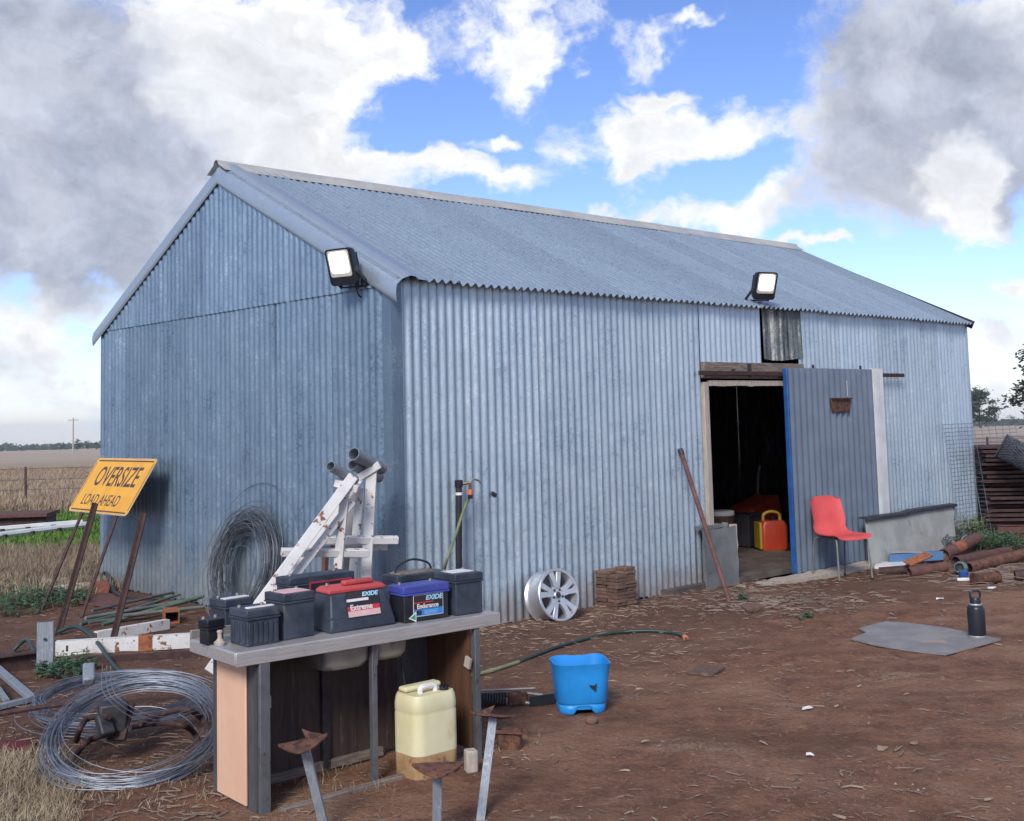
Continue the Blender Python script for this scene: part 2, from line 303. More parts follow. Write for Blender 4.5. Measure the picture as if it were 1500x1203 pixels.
# ------------------------------------------------------------------ mesh helpers
COL = S.collection
def link(o, parent=None):
    COL.objects.link(o)
    if parent is not None: o.parent = parent
    return o
def thing(name, label, cat, loc=(0, 0, 0), rotz=0.0, group=None):
    o = bpy.data.objects.new(name, None); o.empty_display_size = .1
    o.location = loc; o.rotation_euler = (0, 0, rotz); link(o)
    o['label'] = label; o['category'] = cat
    if group: o['group'] = group
    return o
def tag(o, label, cat, group=None):
    o['label'] = label; o['category'] = cat
    if group: o['group'] = group
    return o
def kind(o, k, label=None):
    o['kind'] = k
    if label: o['label'] = label
    return o
class MB:
    def __init__(s): s.v = []; s.f = []
    def add(s, vs, fs):
        k = len(s.v); s.v += [tuple(x) for x in vs]; s.f += [tuple(i + k for i in f) for f in fs]; return s
    def box(s, c, d, rz=0.0, R=None):
        R = R or Matrix.Rotation(rz, 3, 'Z'); c = Vector(c)
        vs = [c + R @ Vector((sx * d[0] / 2, sy * d[1] / 2, sz * d[2] / 2)) for sx in (-1, 1) for sy in (-1, 1) for sz in (-1, 1)]
        return s.add(vs, [(0, 1, 3, 2), (4, 6, 7, 5), (0, 4, 5, 1), (2, 3, 7, 6), (0, 2, 6, 4), (1, 5, 7, 3)])
    def bar(s, p0, p1, w, h, upv=(0, 0, 1)):
        p0, p1 = Vector(p0), Vector(p1); d = (p1 - p0); ln = d.length; d.normalize()
        x = d.cross(Vector(upv))
        if x.length < 1e-3: x = d.cross(Vector((1, 0, 0)))
        x.normalize(); y = x.cross(d).normalized()
        R = Matrix((x, d, y)).transposed()
        return s.box((p0 + p1) / 2, (w, ln, h), R=R)
    def loft(s, rings, cap0=True, cap1=True, closed=True):
        n = len(rings[0]); k = len(s.v)
        for r in rings: s.v += [tuple(p) for p in r]
        for i in range(len(rings) - 1):
            for j in range(n if closed else n - 1):
                a, b = k + i * n + j, k + i * n + (j + 1) % n
                s.f.append((a, b, b + n, a + n))
        if cap0: s.f.append(tuple(k + j for j in range(n))[::-1])
        if cap1: s.f.append(tuple(k + (len(rings) - 1) * n + j for j in range(n)))
        return s
    def tube(s, pts, r, n=8, cap=True, closed=False, rs=None):
        pts = [Vector(p) for p in pts]; rings = []
        N = len(pts); prev = None
        for i, p in enumerate(pts):
            if closed: d = pts[(i + 1) % N] - pts[i - 1]
            else: d = pts[min(i + 1, N - 1)] - pts[max(i - 1, 0)]
            if d.length < 1e-9: d = Vector((0, 0, 1))
            d.normalize()
            if prev is None:
                x = d.cross(Vector((0, 0, 1)))
                if x.length < .05: x = d.cross(Vector((1, 0, 0)))
            else: x = prev - d * prev.dot(d)
            x.normalize(); prev = x; y = d.cross(x)
            rr = rs[i] if rs else r
            rings.append([p + (x * math.cos(a) + y * math.sin(a)) * rr for a in (2 * math.pi * j / n for j in range(n))])
        if closed: rings.append(rings[0]); cap = False
        return s.loft(rings, cap, cap)
    def lathe(s, prof, n=24, c=(0, 0, 0), R=None, cap0=False, cap1=False):
        R = R or Matrix.Identity(3); c = Vector(c)
        return s.loft([[c + R @ Vector((r * math.cos(a), r * math.sin(a), z)) for a in (2 * math.pi * j / n for j in range(n))] for r, z in prof], cap0, cap1)
    def prism(s, outline, thick, R=None, c=(0, 0, 0)):          # outline in local XY, thickness along local Z
        R = R or Matrix.Identity(3); c = Vector(c)
        a = [c + R @ Vector((x, y, 0)) for x, y in outline]; b = [c + R @ Vector((x, y, thick)) for x, y in outline]
        return s.loft([a, b])
    def build(s, name, m, parent=None, smooth=35, bevel=0, loc=None, rot=None, seg=2):
        me = bpy.data.meshes.new(name); me.from_pydata(s.v, [], s.f); me.update()
        bm = bmesh.new(); bm.from_mesh(me); bmesh.ops.recalc_face_normals(bm, faces=bm.faces); bm.to_mesh(me); bm.free()
        me.materials.append(MT[m] if isinstance(m, str) else m)
        if smooth:
            me.shade_smooth(); me.set_sharp_from_angle(angle=math.radians(smooth))
        o = bpy.data.objects.new(name, me); link(o, parent)
        if loc is not None: o.location = loc
        if rot is not None: o.rotation_euler = rot
        if bevel:
            b = o.modifiers.new('bevel', 'BEVEL'); b.width = bevel; b.segments = seg; b.limit_method = 'ANGLE'; b.angle_limit = math.radians(40)
        return o
def copy_tree(o, parent=None):
    c = o.copy(); COL.objects.link(c)
    if parent is not None: c.parent = parent
    for ch in list(o.children): copy_tree(ch, c)
    return c
def text(name, body, m, parent, size, loc, R, sx=1.0, ext=.0006, bold=0.0, shear=0.0, align='CENTER'):
    cu = bpy.data.curves.new(name, 'FONT'); cu.body = body; cu.size = size; cu.extrude = ext; cu.align_x = align; cu.align_y = 'CENTER'
    cu.offset = bold; cu.shear = shear; cu.resolution_u = 4
    cu.materials.append(MT[m]); tmp = bpy.data.objects.new('tmp', cu); COL.objects.link(tmp)
    bpy.context.view_layer.update(); me = bpy.data.meshes.new_from_object(tmp.evaluated_get(bpy.context.evaluated_depsgraph_get())); bpy.data.objects.remove(tmp)
    o = bpy.data.objects.new(name, me); link(o, parent)
    M4 = R.to_4x4() @ Matrix.Diagonal((sx, 1, 1, 1)); M4.translation = Vector(loc); o.matrix_local = M4
    return o
def axesR(x, z):                             # rotation with local X = x, local Z = z
    z = Vector(z).normalized(); x = Vector(x); x = (x - z * x.dot(z)).normalized(); y = z.cross(x)
    return Matrix((x, y, z)).transposed()
def bez(pts, n=10):                          # smooth curve through points
    P = [Vector(p) for p in pts]; out = []
    for i in range(len(P) - 1):
        a = P[max(i - 1, 0)]; b = P[i]; c = P[i + 1]; d = P[min(i + 2, len(P) - 1)]
        for k in range(n):
            t = k / n
            out.append(.5 * ((2 * b) + (c - a) * t + (2 * a - 5 * b + 4 * c - d) * t * t + (3 * b - a - 3 * c + d) * t ** 3))
    out.append(P[-1]); return out

# ------------------------------------------------------------------ ground
def smooth(a, b, x):
    t = min(1, max(0, (x - a) / (b - a))); return t * t * (3 - 2 * t)
def zg(x, y):
    d = math.hypot(x, y)
    z = -.0145 * max(0, d - 24) * smooth(20, 45, d)
    u, v = tosh((x, y))
    inside = -.05 < u < L + .05 and -.02 < v < W + .05
    z -= .085 * math.exp(-(((u - 5.6) / 2.1) ** 2 + ((v + .6) / 1.1) ** 2))
    near = 1 - smooth(14, 40, d)
    b = .022 * mnoise.noise((x * .55, y * .55, 1.0)) + .016 * mnoise.noise((x * 1.7, y * 1.7, 4.0)) + .010 * mnoise.noise((x * 5, y * 5, 2.0)) + .006 * mnoise.noise((x * 13, y * 13, 7.0))
    # loose soil banked beside the shed's threshold
    b += .05 * math.exp(-(((u - 6.4) / .8) ** 2 + ((v + 1.15) / .28) ** 2)) * (1 + .6 * mnoise.noise((x * 5, y * 5, 9)))
    for o_ in (0.0, 1.45):
        q_ = y - (9.2 + o_ + .16 * (x - 2.5) + .03 * (x - 2.5) ** 2)
        if x > .8: b += smooth(.8, 2.2, x) * (-.020 * math.exp(-(q_ / .10) ** 2) + .012 * math.exp(-((abs(q_) - .19) / .06) ** 2)) * (.6 + .8 * mnoise.noise((x * 2.5, y * 2.5, 12)))
    if inside: b = -.03
    z += b * (.25 + .75 * near)
    if d > 60: z += (.6 * mnoise.noise((x * .006, y * .006, 3.0))) * smooth(60, 400, d)
    return z
def G(x, y, dz=0.0): return Vector((x, y, zg(x, y) + dz))
def gpt(px, py):                             # pixel -> ground
    z = 0.0
    for _ in range(3):
        p = gp(px, py, z); z = zg(p.x, p.y)
    return Vector((p.x, p.y, z))
def axis(lo, hi, step, far, growth=1.16):
    a = list(np.arange(lo, hi + 1e-6, step)); s = step
    while a[-1] < far: s *= growth; a.append(a[-1] + s)
    s = step
    while a[0] > -far: s *= growth; a.insert(0, a[0] - s)
    return a
def soil_material():
    m, t, b = base_mat('red_soil_and_paddock')
    pos = t.new('ShaderNodeNewGeometry').outputs['Position']
    s = t.new('ShaderNodeSeparateXYZ'); t.l.new(pos, s.inputs[0]); X, Y = s.outputs[0], s.outputs[1]
    nA = t.noise(pos, .8, 7, .65, .3); nB = t.noise(pos, 5.5, 8, .7); nC = t.noise(pos, 38, 6, .7); nD = t.noise(pos, .25, 5, .6)
    soil = t.mix(t.step(nB, .36, .64), (.265, .136, .082), (.165, .082, .052))
    soil = t.mix(t.step(nA, .45, .66), soil, (.33, .192, .122))
    soil = t.mix(t.math('MULTIPLY', t.step(nC, .50, .66), .55), soil, (.33, .22, .155))
    soil = t.mix(t.math('MULTIPLY', t.step(nC, .28, .46, 1, 0), .5), soil, (.065, .035, .026))
    # worn straw-dust patches in the open yard
    pt = t.math('MULTIPLY', t.step(t.noise(t.vmath('MULTIPLY', pos, (1, 1.8, 1)), 1.1, 8, .68, .6), .54, .68), t.step(t.noise(pos, 55, 4, .6), .38, .60))
    soil = t.mix(t.math('MULTIPLY', pt, .75), soil, (.40, .30, .21))
    big = t.noise(t.vmath('MULTIPLY', pos, (.55, 1.5, 1)), 1.3, 7, .66, .5)
    soil = t.mix(t.math('MULTIPLY', t.step(big, .50, .64), .5), soil, (.118, .060, .040))
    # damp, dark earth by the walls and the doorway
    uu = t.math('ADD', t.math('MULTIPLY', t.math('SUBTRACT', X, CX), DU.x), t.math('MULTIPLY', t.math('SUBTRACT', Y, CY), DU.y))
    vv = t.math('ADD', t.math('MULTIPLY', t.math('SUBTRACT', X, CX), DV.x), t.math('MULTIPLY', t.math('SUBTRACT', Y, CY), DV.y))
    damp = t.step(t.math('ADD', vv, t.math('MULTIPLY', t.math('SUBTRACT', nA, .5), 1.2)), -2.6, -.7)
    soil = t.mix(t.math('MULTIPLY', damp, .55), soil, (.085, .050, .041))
    # dry paddock beyond the yard
    e = t.math('ADD', t.math('SUBTRACT', Y, t.math('MULTIPLY', X, .42)), t.math('MULTIPLY', t.math('SUBTRACT', nA, .5), 2.5))
    fm = t.step(e, 13.4, 15.2)
    row = t.noise(t.vmath('MULTIPLY', pos, (.05, 1.0, 1)), .55, 6, .65, .2)
    dry = t.mix(t.step(row, .38, .62), (.36, .275, .185), (.23, .165, .11))
    dry = t.mix(t.math('MULTIPLY', t.step(nC, .45, .62), .4), dry, (.42, .34, .24))
    dry = t.mix(t.step(Y, 45, 150), dry, t.mix(t.step(row, .4, .6), (.42, .345, .27), (.36, .29, .225)))
    gn = t.math('ADD', Y, t.math('MULTIPLY', t.math('SUBTRACT', nA, .5), 3.0))
    gm = t.math('MULTIPLY', t.math('MULTIPLY', t.step(gn, 16.0, 17.2), t.step(gn, 22.4, 24.0, 1, 0)), t.step(X, -3.4, -4.6))
    gm = t.math('MULTIPLY', gm, t.step(nB, .30, .46))
    dry = t.mix(gm, dry, t.mix(t.step(nB, .4, .6), (.12, .23, .035), (.075, .15, .03)))
    col = t.mix(fm, soil, dry)
    t.l.new(col, b.inputs['Base Color']); b.inputs['Roughness'].default_value = .95; b.inputs['Specular IOR Level'].default_value = .15
    bn = t.new('ShaderNodeBump'); bn.inputs['Strength'].default_value = 1.0; bn.inputs['Distance'].default_value = .05
    h = t.math('ADD', t.math('MULTIPLY', nB, .8), t.math('MULTIPLY', nC, .55))
    t.l.new(h, bn.inputs['Height']); t.l.new(bn.outputs[0], b.inputs['Normal'])
    return m
MT['soil'] = soil_material()
xs = axis(-5.2, 6.5, .06, 3400); ys = axis(3.2, 14.0, .06, 3400)
ys = [y for y in ys if y > -60]
gv = [(x, y, zg(x, y)) for y in ys for x in xs]; nx = len(xs)
gf = [(j * nx + i, j * nx + i + 1, (j + 1) * nx + i + 1, (j + 1) * nx + i) for j in range(len(ys) - 1) for i in range(nx - 1)]
ground = MB(); ground.v = gv; ground.f = gf
kind(ground.build('ground', 'soil', smooth=180), 'structure')

# ------------------------------------------------------------------ the shed
PITCH, AMP = .0835, .0125
shed = thing('farm_shed', 'gabled corrugated iron shed with sliding door open, standing in the middle', 'shed', COR, ROTU)
def sheet(name, m, s0, s1, lo, hi, P, Nrm, parent=shed, amp=AMP, pitch=PITCH, lift=0.0, nt=3, flat=False):
    """corrugated sheet: wave runs along s, sheet spans lo(s)..hi(s); P(s,t) -> point, Nrm = outward"""
    Nrm = Vector(Nrm); n = max(2, int(round((s1 - s0) / pitch * 8))); mb = MB(); vs = []
    jit = [ru(-.003, .003) for _ in range(nt + 1)]
    for i in range(n + 1):
        s = s0 + (s1 - s0) * i / n; a, b = lo(s), hi(s)
        ph = math.cos(2 * math.pi * s / pitch)
        if flat: ph = max(-.8, min(.8, ph * 1.6))
        edge = lift * (1 if i > n * .1 else .2)
        for k in range(nt + 1):
            t = a + (b - a) * k / nt
            vs.append(Vector(P(s, t)) + Nrm * (amp * ph + edge + jit[k] * math.sin(s * 2.1 + k)))
    fs = [(i * (nt + 1) + k, (i + 1) * (nt + 1) + k, (i + 1) * (nt + 1) + k + 1, i * (nt + 1) + k + 1) for i in range(n) for k in range(nt)]
    mb.add(vs, fs)
    return mb.build(name, m, parent, smooth=60)
HE, HR = 2.67, 3.93
def roofz(v): return HE + (HR - HE) * (1 - abs(v - W / 2) / (W / 2))
SEAM = 2.63
lowb = [0.10, .76, 1.57, 2.28, 3.06, 3.70, 4.43, W]
for a, b in zip(lowb[:-1], lowb[1:]):
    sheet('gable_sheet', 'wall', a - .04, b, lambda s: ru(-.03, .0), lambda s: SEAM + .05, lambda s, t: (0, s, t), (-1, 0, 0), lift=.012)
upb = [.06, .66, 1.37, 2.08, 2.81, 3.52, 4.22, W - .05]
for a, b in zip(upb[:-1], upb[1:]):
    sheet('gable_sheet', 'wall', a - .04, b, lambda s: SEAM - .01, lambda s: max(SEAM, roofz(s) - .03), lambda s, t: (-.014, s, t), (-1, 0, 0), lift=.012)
DOOR0, DOOR1 = 3.76, 5.42
rb = [.05, .75, 1.5, 2.25, 3.0, 3.70]
for a, b in zip(rb[:-1], rb[1:]):
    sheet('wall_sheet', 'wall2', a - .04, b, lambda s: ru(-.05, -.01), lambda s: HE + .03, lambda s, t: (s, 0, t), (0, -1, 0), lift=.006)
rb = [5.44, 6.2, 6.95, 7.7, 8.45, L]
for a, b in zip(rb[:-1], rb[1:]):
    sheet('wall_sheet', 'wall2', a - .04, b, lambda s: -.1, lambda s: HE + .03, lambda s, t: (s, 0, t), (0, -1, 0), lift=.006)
o = sheet('patch_sheet', 'patch_clean', 3.70, 4.70, lambda s: 2.09, lambda s: HE + .03, lambda s, t: (s, -.015, t), (0, -1, 0)); o['label'] = 'cleaner, paler patch sheet above the doorway'
o = sheet('patch_sheet', 'patch_dirty', 4.74, 5.46, lambda s: 2.14 + .015 * math.sin(s * 6), lambda s: HE + .03, lambda s, t: (s, -.012 - .02 * (2.67 - t), t), (0, -1, 0), amp=.011); o['label'] = 'black-streaked old patch sheet above the doorway'
# far walls
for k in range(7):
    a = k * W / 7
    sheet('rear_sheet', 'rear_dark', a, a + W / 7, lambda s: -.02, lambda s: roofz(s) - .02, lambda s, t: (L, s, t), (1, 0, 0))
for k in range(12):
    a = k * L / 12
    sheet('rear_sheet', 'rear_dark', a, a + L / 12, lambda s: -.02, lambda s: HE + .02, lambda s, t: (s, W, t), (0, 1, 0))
# roof sheets, both slopes
OH = .10
sl = math.atan2(HR - HE, W / 2)
slen = (W / 2 + OH) / math.cos(sl)
nr = 14; rw = (L + .10) / nr
for k in range(nr):
    a = -.05 + k * rw
    dz = ru(-.004, .004)
    for side in (0, 1):
        def PR(s, t, side=side):
            vv = -OH + t * math.cos(sl); z = HE + .035 + (vv) * math.tan(sl)
            return (s, vv if side == 0 else W - vv, z)
        nrm = (0, -math.sin(sl) if side == 0 else math.sin(sl), math.cos(sl))
        e0 = ru(-.015, .015)
        sheet('roof_sheet', 'roof', a - (.04 if k else -.03), a + rw, lambda s: e0, lambda s: slen, PR, nrm, lift=.004 + dz, nt=3, amp=.0165)
# ridge cap in three lengths
rprof = [(-.165, -.082), (-.10, -.044), (-.045, -.014), (-.03, .02), (0, .034), (.03, .02), (.045, -.014), (.10, -.044), (.165, -.082)]
cuts = [-.06, 3.1, 6.2, L + .10]
for k in range(3):
    mb = MB(); x0, x1 = cuts[k], cuts[k + 1] + (.06 if k < 2 else 0)
    zz = HR + .058 + (.004 if k % 2 else 0)
    rings = []
    for x, dd in ((x0, 0), (x0 + (x1 - x0) * .33, ru(-.006, .006)), (x0 + (x1 - x0) * .66, ru(-.006, .006)), (x1, 0)):
        rings.append([Vector((x, W / 2 + y, zz + z + dd)) for y, z in rprof] + [Vector((x, W / 2 + y, zz + z + dd - .003)) for y, z in rprof[::-1]])
    mb.loft(rings); mb.build('ridge_cap', 'ridge', shed, smooth=40)
# rolled barge flashing on the gable rakes
bprof = [(.26, .012), (.16, .016), (.13, .036), (.09, .040), (.045, .026), (.005, .010), (-.046, -.035), (-.056, -.085), (-.054, -.145), (-.048, -.17)]
for side in (0, 1):
    mb = MB(); rings = []
    for t in (0, .33, .66, 1):
        vv = -OH - .03 + t * (W / 2 + OH + .03 + .004)
        z0 = HE + .045 + vv * math.tan(sl)
        y = vv if side == 0 else W - vv
        rings.append([Vector((a, y, z0 + b)) for a, b in bprof] + [Vector((a + .003, y, z0 + b - .004)) for a, b in bprof[::-1]])
    mb.loft(rings); mb.build('barge_flashing', 'flash', shed, smooth=40)
# right-hand end of the roof: dark end plate
MB().box((L + .07, W / 4 - .05, HE + (HR - HE) / 2 + .0), (.012, .01, .01)).build('rake_screw', 'dark_iron', shed)
MB().bar((L + .055, -OH, HE - .03), (L + .055, W / 2, HR - .03), .02, .10).build('rake_board', 'rust_dark', shed)
MB().bar((L + .055, W + OH, HE - .03), (L + .055, W / 2, HR - .03), .02, .10).build('rake_board', 'rust_dark', shed)
# corner flashing, folded round the near corner, and one on the far right corner
mb = MB(); k = .0135
prof = [(-k, .10), (-k - .004, .06), (-k, 0), (-k, -k), (0, -k), (.06, -k - .004), (.09, -k)]
mb.loft([[Vector((x, y, z)) for x, y in prof] + [Vector((x + .002, y + .002, z)) for x, y in prof[::-1]] for z in (-.02, 1.3, HE + .0)])
mb.build('corner_flashing', 'wall', shed, smooth=30)
MB().box((L + .012, -.012, HE / 2), (.05, .03, HE)).build('corner_flashing', 'patch_clean', shed)
# doorway
MB().box((DOOR0 - .035, -.03, .95), (.075, .05, 1.9)).build('door_jamb', 'pale_timber', shed, bevel=.006)
MB().box((DOOR1 + .03, .05, .95), (.075, .06, 1.9)).build('door_jamb', 'timber', shed)
MB().box((4.555, -.03, 2.015), (1.71, .05, .16)).build('lintel', 'timber', shed, bevel=.008)
mb = MB(); n = 22
mb.loft([[Vector((3.77 + 1.62 * i / n, y, z)) for y, z in ((-.06, 1.915), (-.02, 1.915), (-.02, 1.865 + .012 * mnoise.noise((i * .6, 0, 0))), (-.06, 1.862 + .016 * mnoise.noise((i * .6, 3, 0))))] for i in range(n + 1)])
mb.build('ragged_head_board', 'pale_timber', shed)
MB().box((4.42, -.062, 2.02), (.045, .02, .13)).box((4.15, -.062, 2.0), (.03, .02, .06)).build('lintel_bracket', 'dark_iron', shed)
MB().bar((3.58, -.085, 1.985), (7.44, -.085, 1.985), .02, .042).build('door_track', 'rust_dark', shed, bevel=.003)
for x in (5.5, 6.45): MB().box((x, -.105, 2.02), (.03, .012, .13)).build('track_hanger', 'rust_dark', shed)
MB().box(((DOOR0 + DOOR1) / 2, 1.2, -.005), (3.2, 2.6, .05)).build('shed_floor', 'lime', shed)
mb = MB(); n = 24
mb.loft([[Vector((3.9 + 2.5 * i / n, y + .03 * mnoise.noise((i * .4, 1, 0)), z)) for y, z in ((-.36, -.10), (-.36, -.045 + .012 * mnoise.noise((i * .7, 5, 0))), (-.16, -.035 + .01 * mnoise.noise((i * .7, 8, 0))), (-.16, -.10))] for i in range(n + 1)])
mb.build('door_sill', 'pale_timber', shed)
# sliding door
DY = -.13
door = bpy.data.objects.new('sliding_door', None); link(door, shed)
sheet('door_sheet', 'door', 4.98, 6.66, lambda s: -.04, lambda s: 2.045, lambda s, t: (s, DY, t), (0, -1, 0), parent=door, amp=.021, pitch=.112)
mb = MB(); mb.loft([[Vector((x, DY + y, z)) for x, y in ((6.64, -.012), (6.70, -.02), (6.78, -.006), (6.87, -.006), (6.87, .03), (6.64, .03))] for z in (.30, 1.2, 2.055)])
mb.build('white_edge_strip', 'white', door, smooth=30)
MB().box((4.965, DY + .012, 1.0), (.03, .05, 2.08)).build('blue_edge_strip', 'blue_edge', door, bevel=.004)
for z in (.12, 1.0, 1.93): MB().box((5.8, DY + .04, z), (1.6, .03, .06)).build('door_rail', 'timber', door)
mb = MB(); mb.prism([(-.20, .075), (.20, .075), (.165, -.075), (-.165, -.075)], .02, axesR((1, 0, 0), (0, -1, 0)), (5.93, DY - .012, 1.655))
hp = mb.build('handle_plate', 'rust', door, bevel=.004)
MB().bar((5.74, DY - .05, 1.722), (6.12, DY - .05, 1.722), .014, .014).bar((5.745, DY - .02, 1.722), (5.745, DY - .05, 1.722), .014, .014).bar((6.115, DY - .02, 1.722), (6.115, DY - .05, 1.722), .014, .014).build('handle_bar', 'rust_dark', door)
MB().box((6.09, DY - .013, 1.83), (.008, .003, .17)).build('paint_scratch', 'white', door)
# roofing screws (row along the girts)
mb = MB()
for v in np.arange(.2, W, PITCH * 2):
    for z in (1.70, SEAM + .03, .75):
        if rnd() < .8: mb.lathe([(.0095, 0), (.008, .005), (.001, .008)], 6, (-.012 if z < 2 else -.024, v + PITCH * (math.ceil(v / PITCH) - v / PITCH), z), axesR((0, 1, 0), (-1, 0, 0)))
for u in np.arange(.2, L, PITCH * 2):
    if DOOR0 - .1 < u < DOOR1 + .05: continue
    for z in (1.35,):
        uu = math.ceil(u / PITCH) * PITCH
        if rnd() < .7: mb.lathe([(.0095, 0), (.008, .005), (.001, .008)], 6, (uu, -.012, z), axesR((1, 0, 0), (0, -1, 0)))
for u in np.arange(.3, L, PITCH * 3):
    for t in (.5, 1.45, 2.4):
        uu = math.ceil(u / PITCH) * PITCH
        if rnd() < .6: mb.lathe([(.0095, 0), (.008, .005), (.001, .008)], 6, (uu, -OH + t * math.cos(sl), HE + .048 + (-OH + t * math.cos(sl)) * math.tan(sl)), axesR((1, 0, 0), (0, -math.sin(sl), math.cos(sl))))
kind(mb.build('roofing_screws', 'galv_post', shed), 'stuff')
# dark nick on the long wall
MB().box((.98, -.016, 1.0), (.05, .012, .03), R=Matrix.Rotation(.5, 3, 'Y')).build('wall_bracket', 'dark_iron', shed)

# two lit floodlights
def floodlight(pos, out, side, tilt, label):
    """out = the way it faces (level), tilt down in radians"""
    t = thing('floodlight', label, 'floodlight', pos, 0, 'lit floodlights on the shed')
    out = Vector(out).normalized(); f = (out * math.cos(tilt) - Vector((0, 0, math.sin(tilt)))).normalized()
    x = Vector((0, 0, 1)).cross(f).normalized(); R = axesR(x, f)
    def rr(w, h, r=.03, n=5):
        pts = []
        for cx, cy, a0 in ((w / 2 - r, h / 2 - r, 0), (-w / 2 + r, h / 2 - r, 90), (-w / 2 + r, -h / 2 + r, 180), (w / 2 - r, -h / 2 + r, 270)):
            for k in range(n): a = math.radians(a0 + 90 * k / (n - 1)); pts.append((cx + r * math.cos(a), cy + r * math.sin(a)))
        return pts
    c = Vector((0, 0, 0))
    mb = MB(); rings = []
    for w, h, z in ((.19, .20, -.075), (.235, .26, -.05), (.25, .285, -.01), (.25, .285, .012)): rings.append([c + R @ Vector((px, py, z)) for px, py in rr(w, h)])
    mb.loft(rings); mb.build('housing', 'black_clean', t, smooth=40)
    MB().prism(rr(.205, .205, .02), .004, R, c + R @ Vector((0, .028, .0125))).build('reflector', 'lamp_rim', t)
    MB().prism(rr(.175, .165, .03), .003, R, c + R @ Vector((0, .036, .0168))).build('lamp_glass', 'lamp', t)
    mb = MB()
    for k in range(7): mb.box(c + R @ Vector((-.09 + .03 * k, 0, -.088)), (.006, .18, .03), R=R)
    mb.build('cooling_fins', 'black_clean', t)
    br = MB(); a0 = c + R @ Vector((-.135, -.05, -.02)); a1 = c + R @ Vector((.135, -.05, -.02)); dn = R @ Vector((0, -.13, -.10))
    br.bar(a0, a0 + dn, .008, .03).bar(a1, a1 + dn, .008, .03).bar(a0 + dn, a1 + dn, .03, .008)
    br.build('bracket', 'dark_iron', t)
    return t, c + R @ Vector((0, -.2, -.12))
pA = gabp(500, 391, -.22)
fa, ca = floodlight(pA, -DU * .9 + DV * -.25, DV, .30, 'lit black floodlight fixed to the gable wall under the barge')
mb = MB(); q = ca
mb.tube(bez([q + Vector((.0, .0, .02)), q + Vector((.02, .01, -.05)), q + Vector((.08, .05, -.07)), q + Vector((.14, .13, -.02)), q + Vector((.19, .18, .02))], 6), .006, 6); mb.build('cable', 'black_clean', fa)
pB = wallp(1121, 419, -.14)
fb, cb_ = floodlight(pB, -DV * .9 - DU * .35, DU, .34, 'lit black floodlight standing on the roof edge above the doorway')

# ------------------------------------------------------------------ cement sheets by the door
def cement(u0, u1, v0, h, label, slant=0.0, bm_='fibro', sag=0.0, lean_=.06):
    t = thing('cement_sheet', label, 'panel', sh(u0, v0, zg(*sh(u0, v0).xy)), ROTU)
    w = u1 - u0; mb = MB(); n = 10
    mb.loft([[Vector((slant * (1 - k / 1.0) + w * i / n, y + lean_ * (z > 0), (z + (sag * (4 * (i / n - .5) ** 2 - 1) if z > 0 else 0)))) for y, z, k in ((0, -.04, 0), (0, h, 1), (.016, h, 1), (.016, -.04, 0))] for i in range(n + 1)])
    mb.build('board', bm_, t)
    return t, w
t, w = cement(6.08, 8.02, -.36, .52, 'long grey cement board leaning below the sliding door behind the red chair', -.06)
mb = MB(); n = 14
mb.loft([[Vector((-.05 + (w + .10) * i / n, y, z + .005 * mnoise.noise((i * .5, 2, 0)) + .016 * smooth(.45, .50, i / n))) for y, z in ((.02, .505), (.03, .53), (.12, .535), (.12, .525), (.045, .515), (.035, .495))] for i in range(n + 1)])
mb.build('bent_capping', 'dark_iron', t)
mb = MB(); mb.box((w + .03, .06, .43), (.07, .03, .14), R=Matrix.Rotation(.3, 3, 'Y')); mb.build('folded_corner', 'galv_post', t)
t, w = cement(3.52, 4.02, -.13, .55, 'small dark grey cement board at the left foot of the doorway', 0, 'fibro_dark', sag=.012, lean_=.02)
mb = MB(); mb.loft([[Vector((w - .02 + .014 * mnoise.noise((k * .9, 0, 0)), .015 + .03, -.03 + .59 * k / 9)), Vector((w + .035 + .018 * mnoise.noise((k * .9, 4, 0)), .03, -.03 + .59 * k / 9)), Vector((w + .02, .075, -.03 + .59 * k / 9)), Vector((w - .03, .075, -.03 + .59 * k / 9))] for k in range(10)])
mb.build('ragged_edge', 'pale_timber', t)
mb = MB(); mb.loft([[Vector((-.03 + (w * .85) * i / 8, y, z + .02 * mnoise.noise((i * .8, 7, 0)))) for y, z in ((.03, .545), (.03, .575), (.09, .58), (.09, .55))] for i in range(9)])
mb.build('torn_capping', 'fibro_dark', t)

# rusty pole leaning beside the doorway
p1 = wallp(997, 660, -.05); p0 = gpt(1068, 880)
mb = MB(); mb.tube([p0 - (p1 - p0).normalized() * .02, p0.lerp(p1, .5), p1], .021, 12)
po = thing('leaning_pole', 'rusty steel pole leaning on the wall left of the doorway', 'pole', p0)
o = mb.build('shaft', 'rust_red', po, smooth=40); o.location = -p0
e = MB().lathe([(.026, -.05), (.028, -.01), (.024, .012), (.0, .014)], 12, p1 - p0, axesR((1, 0, 0), (p1 - p0)), True).build('dark_end', 'dark_iron', po)

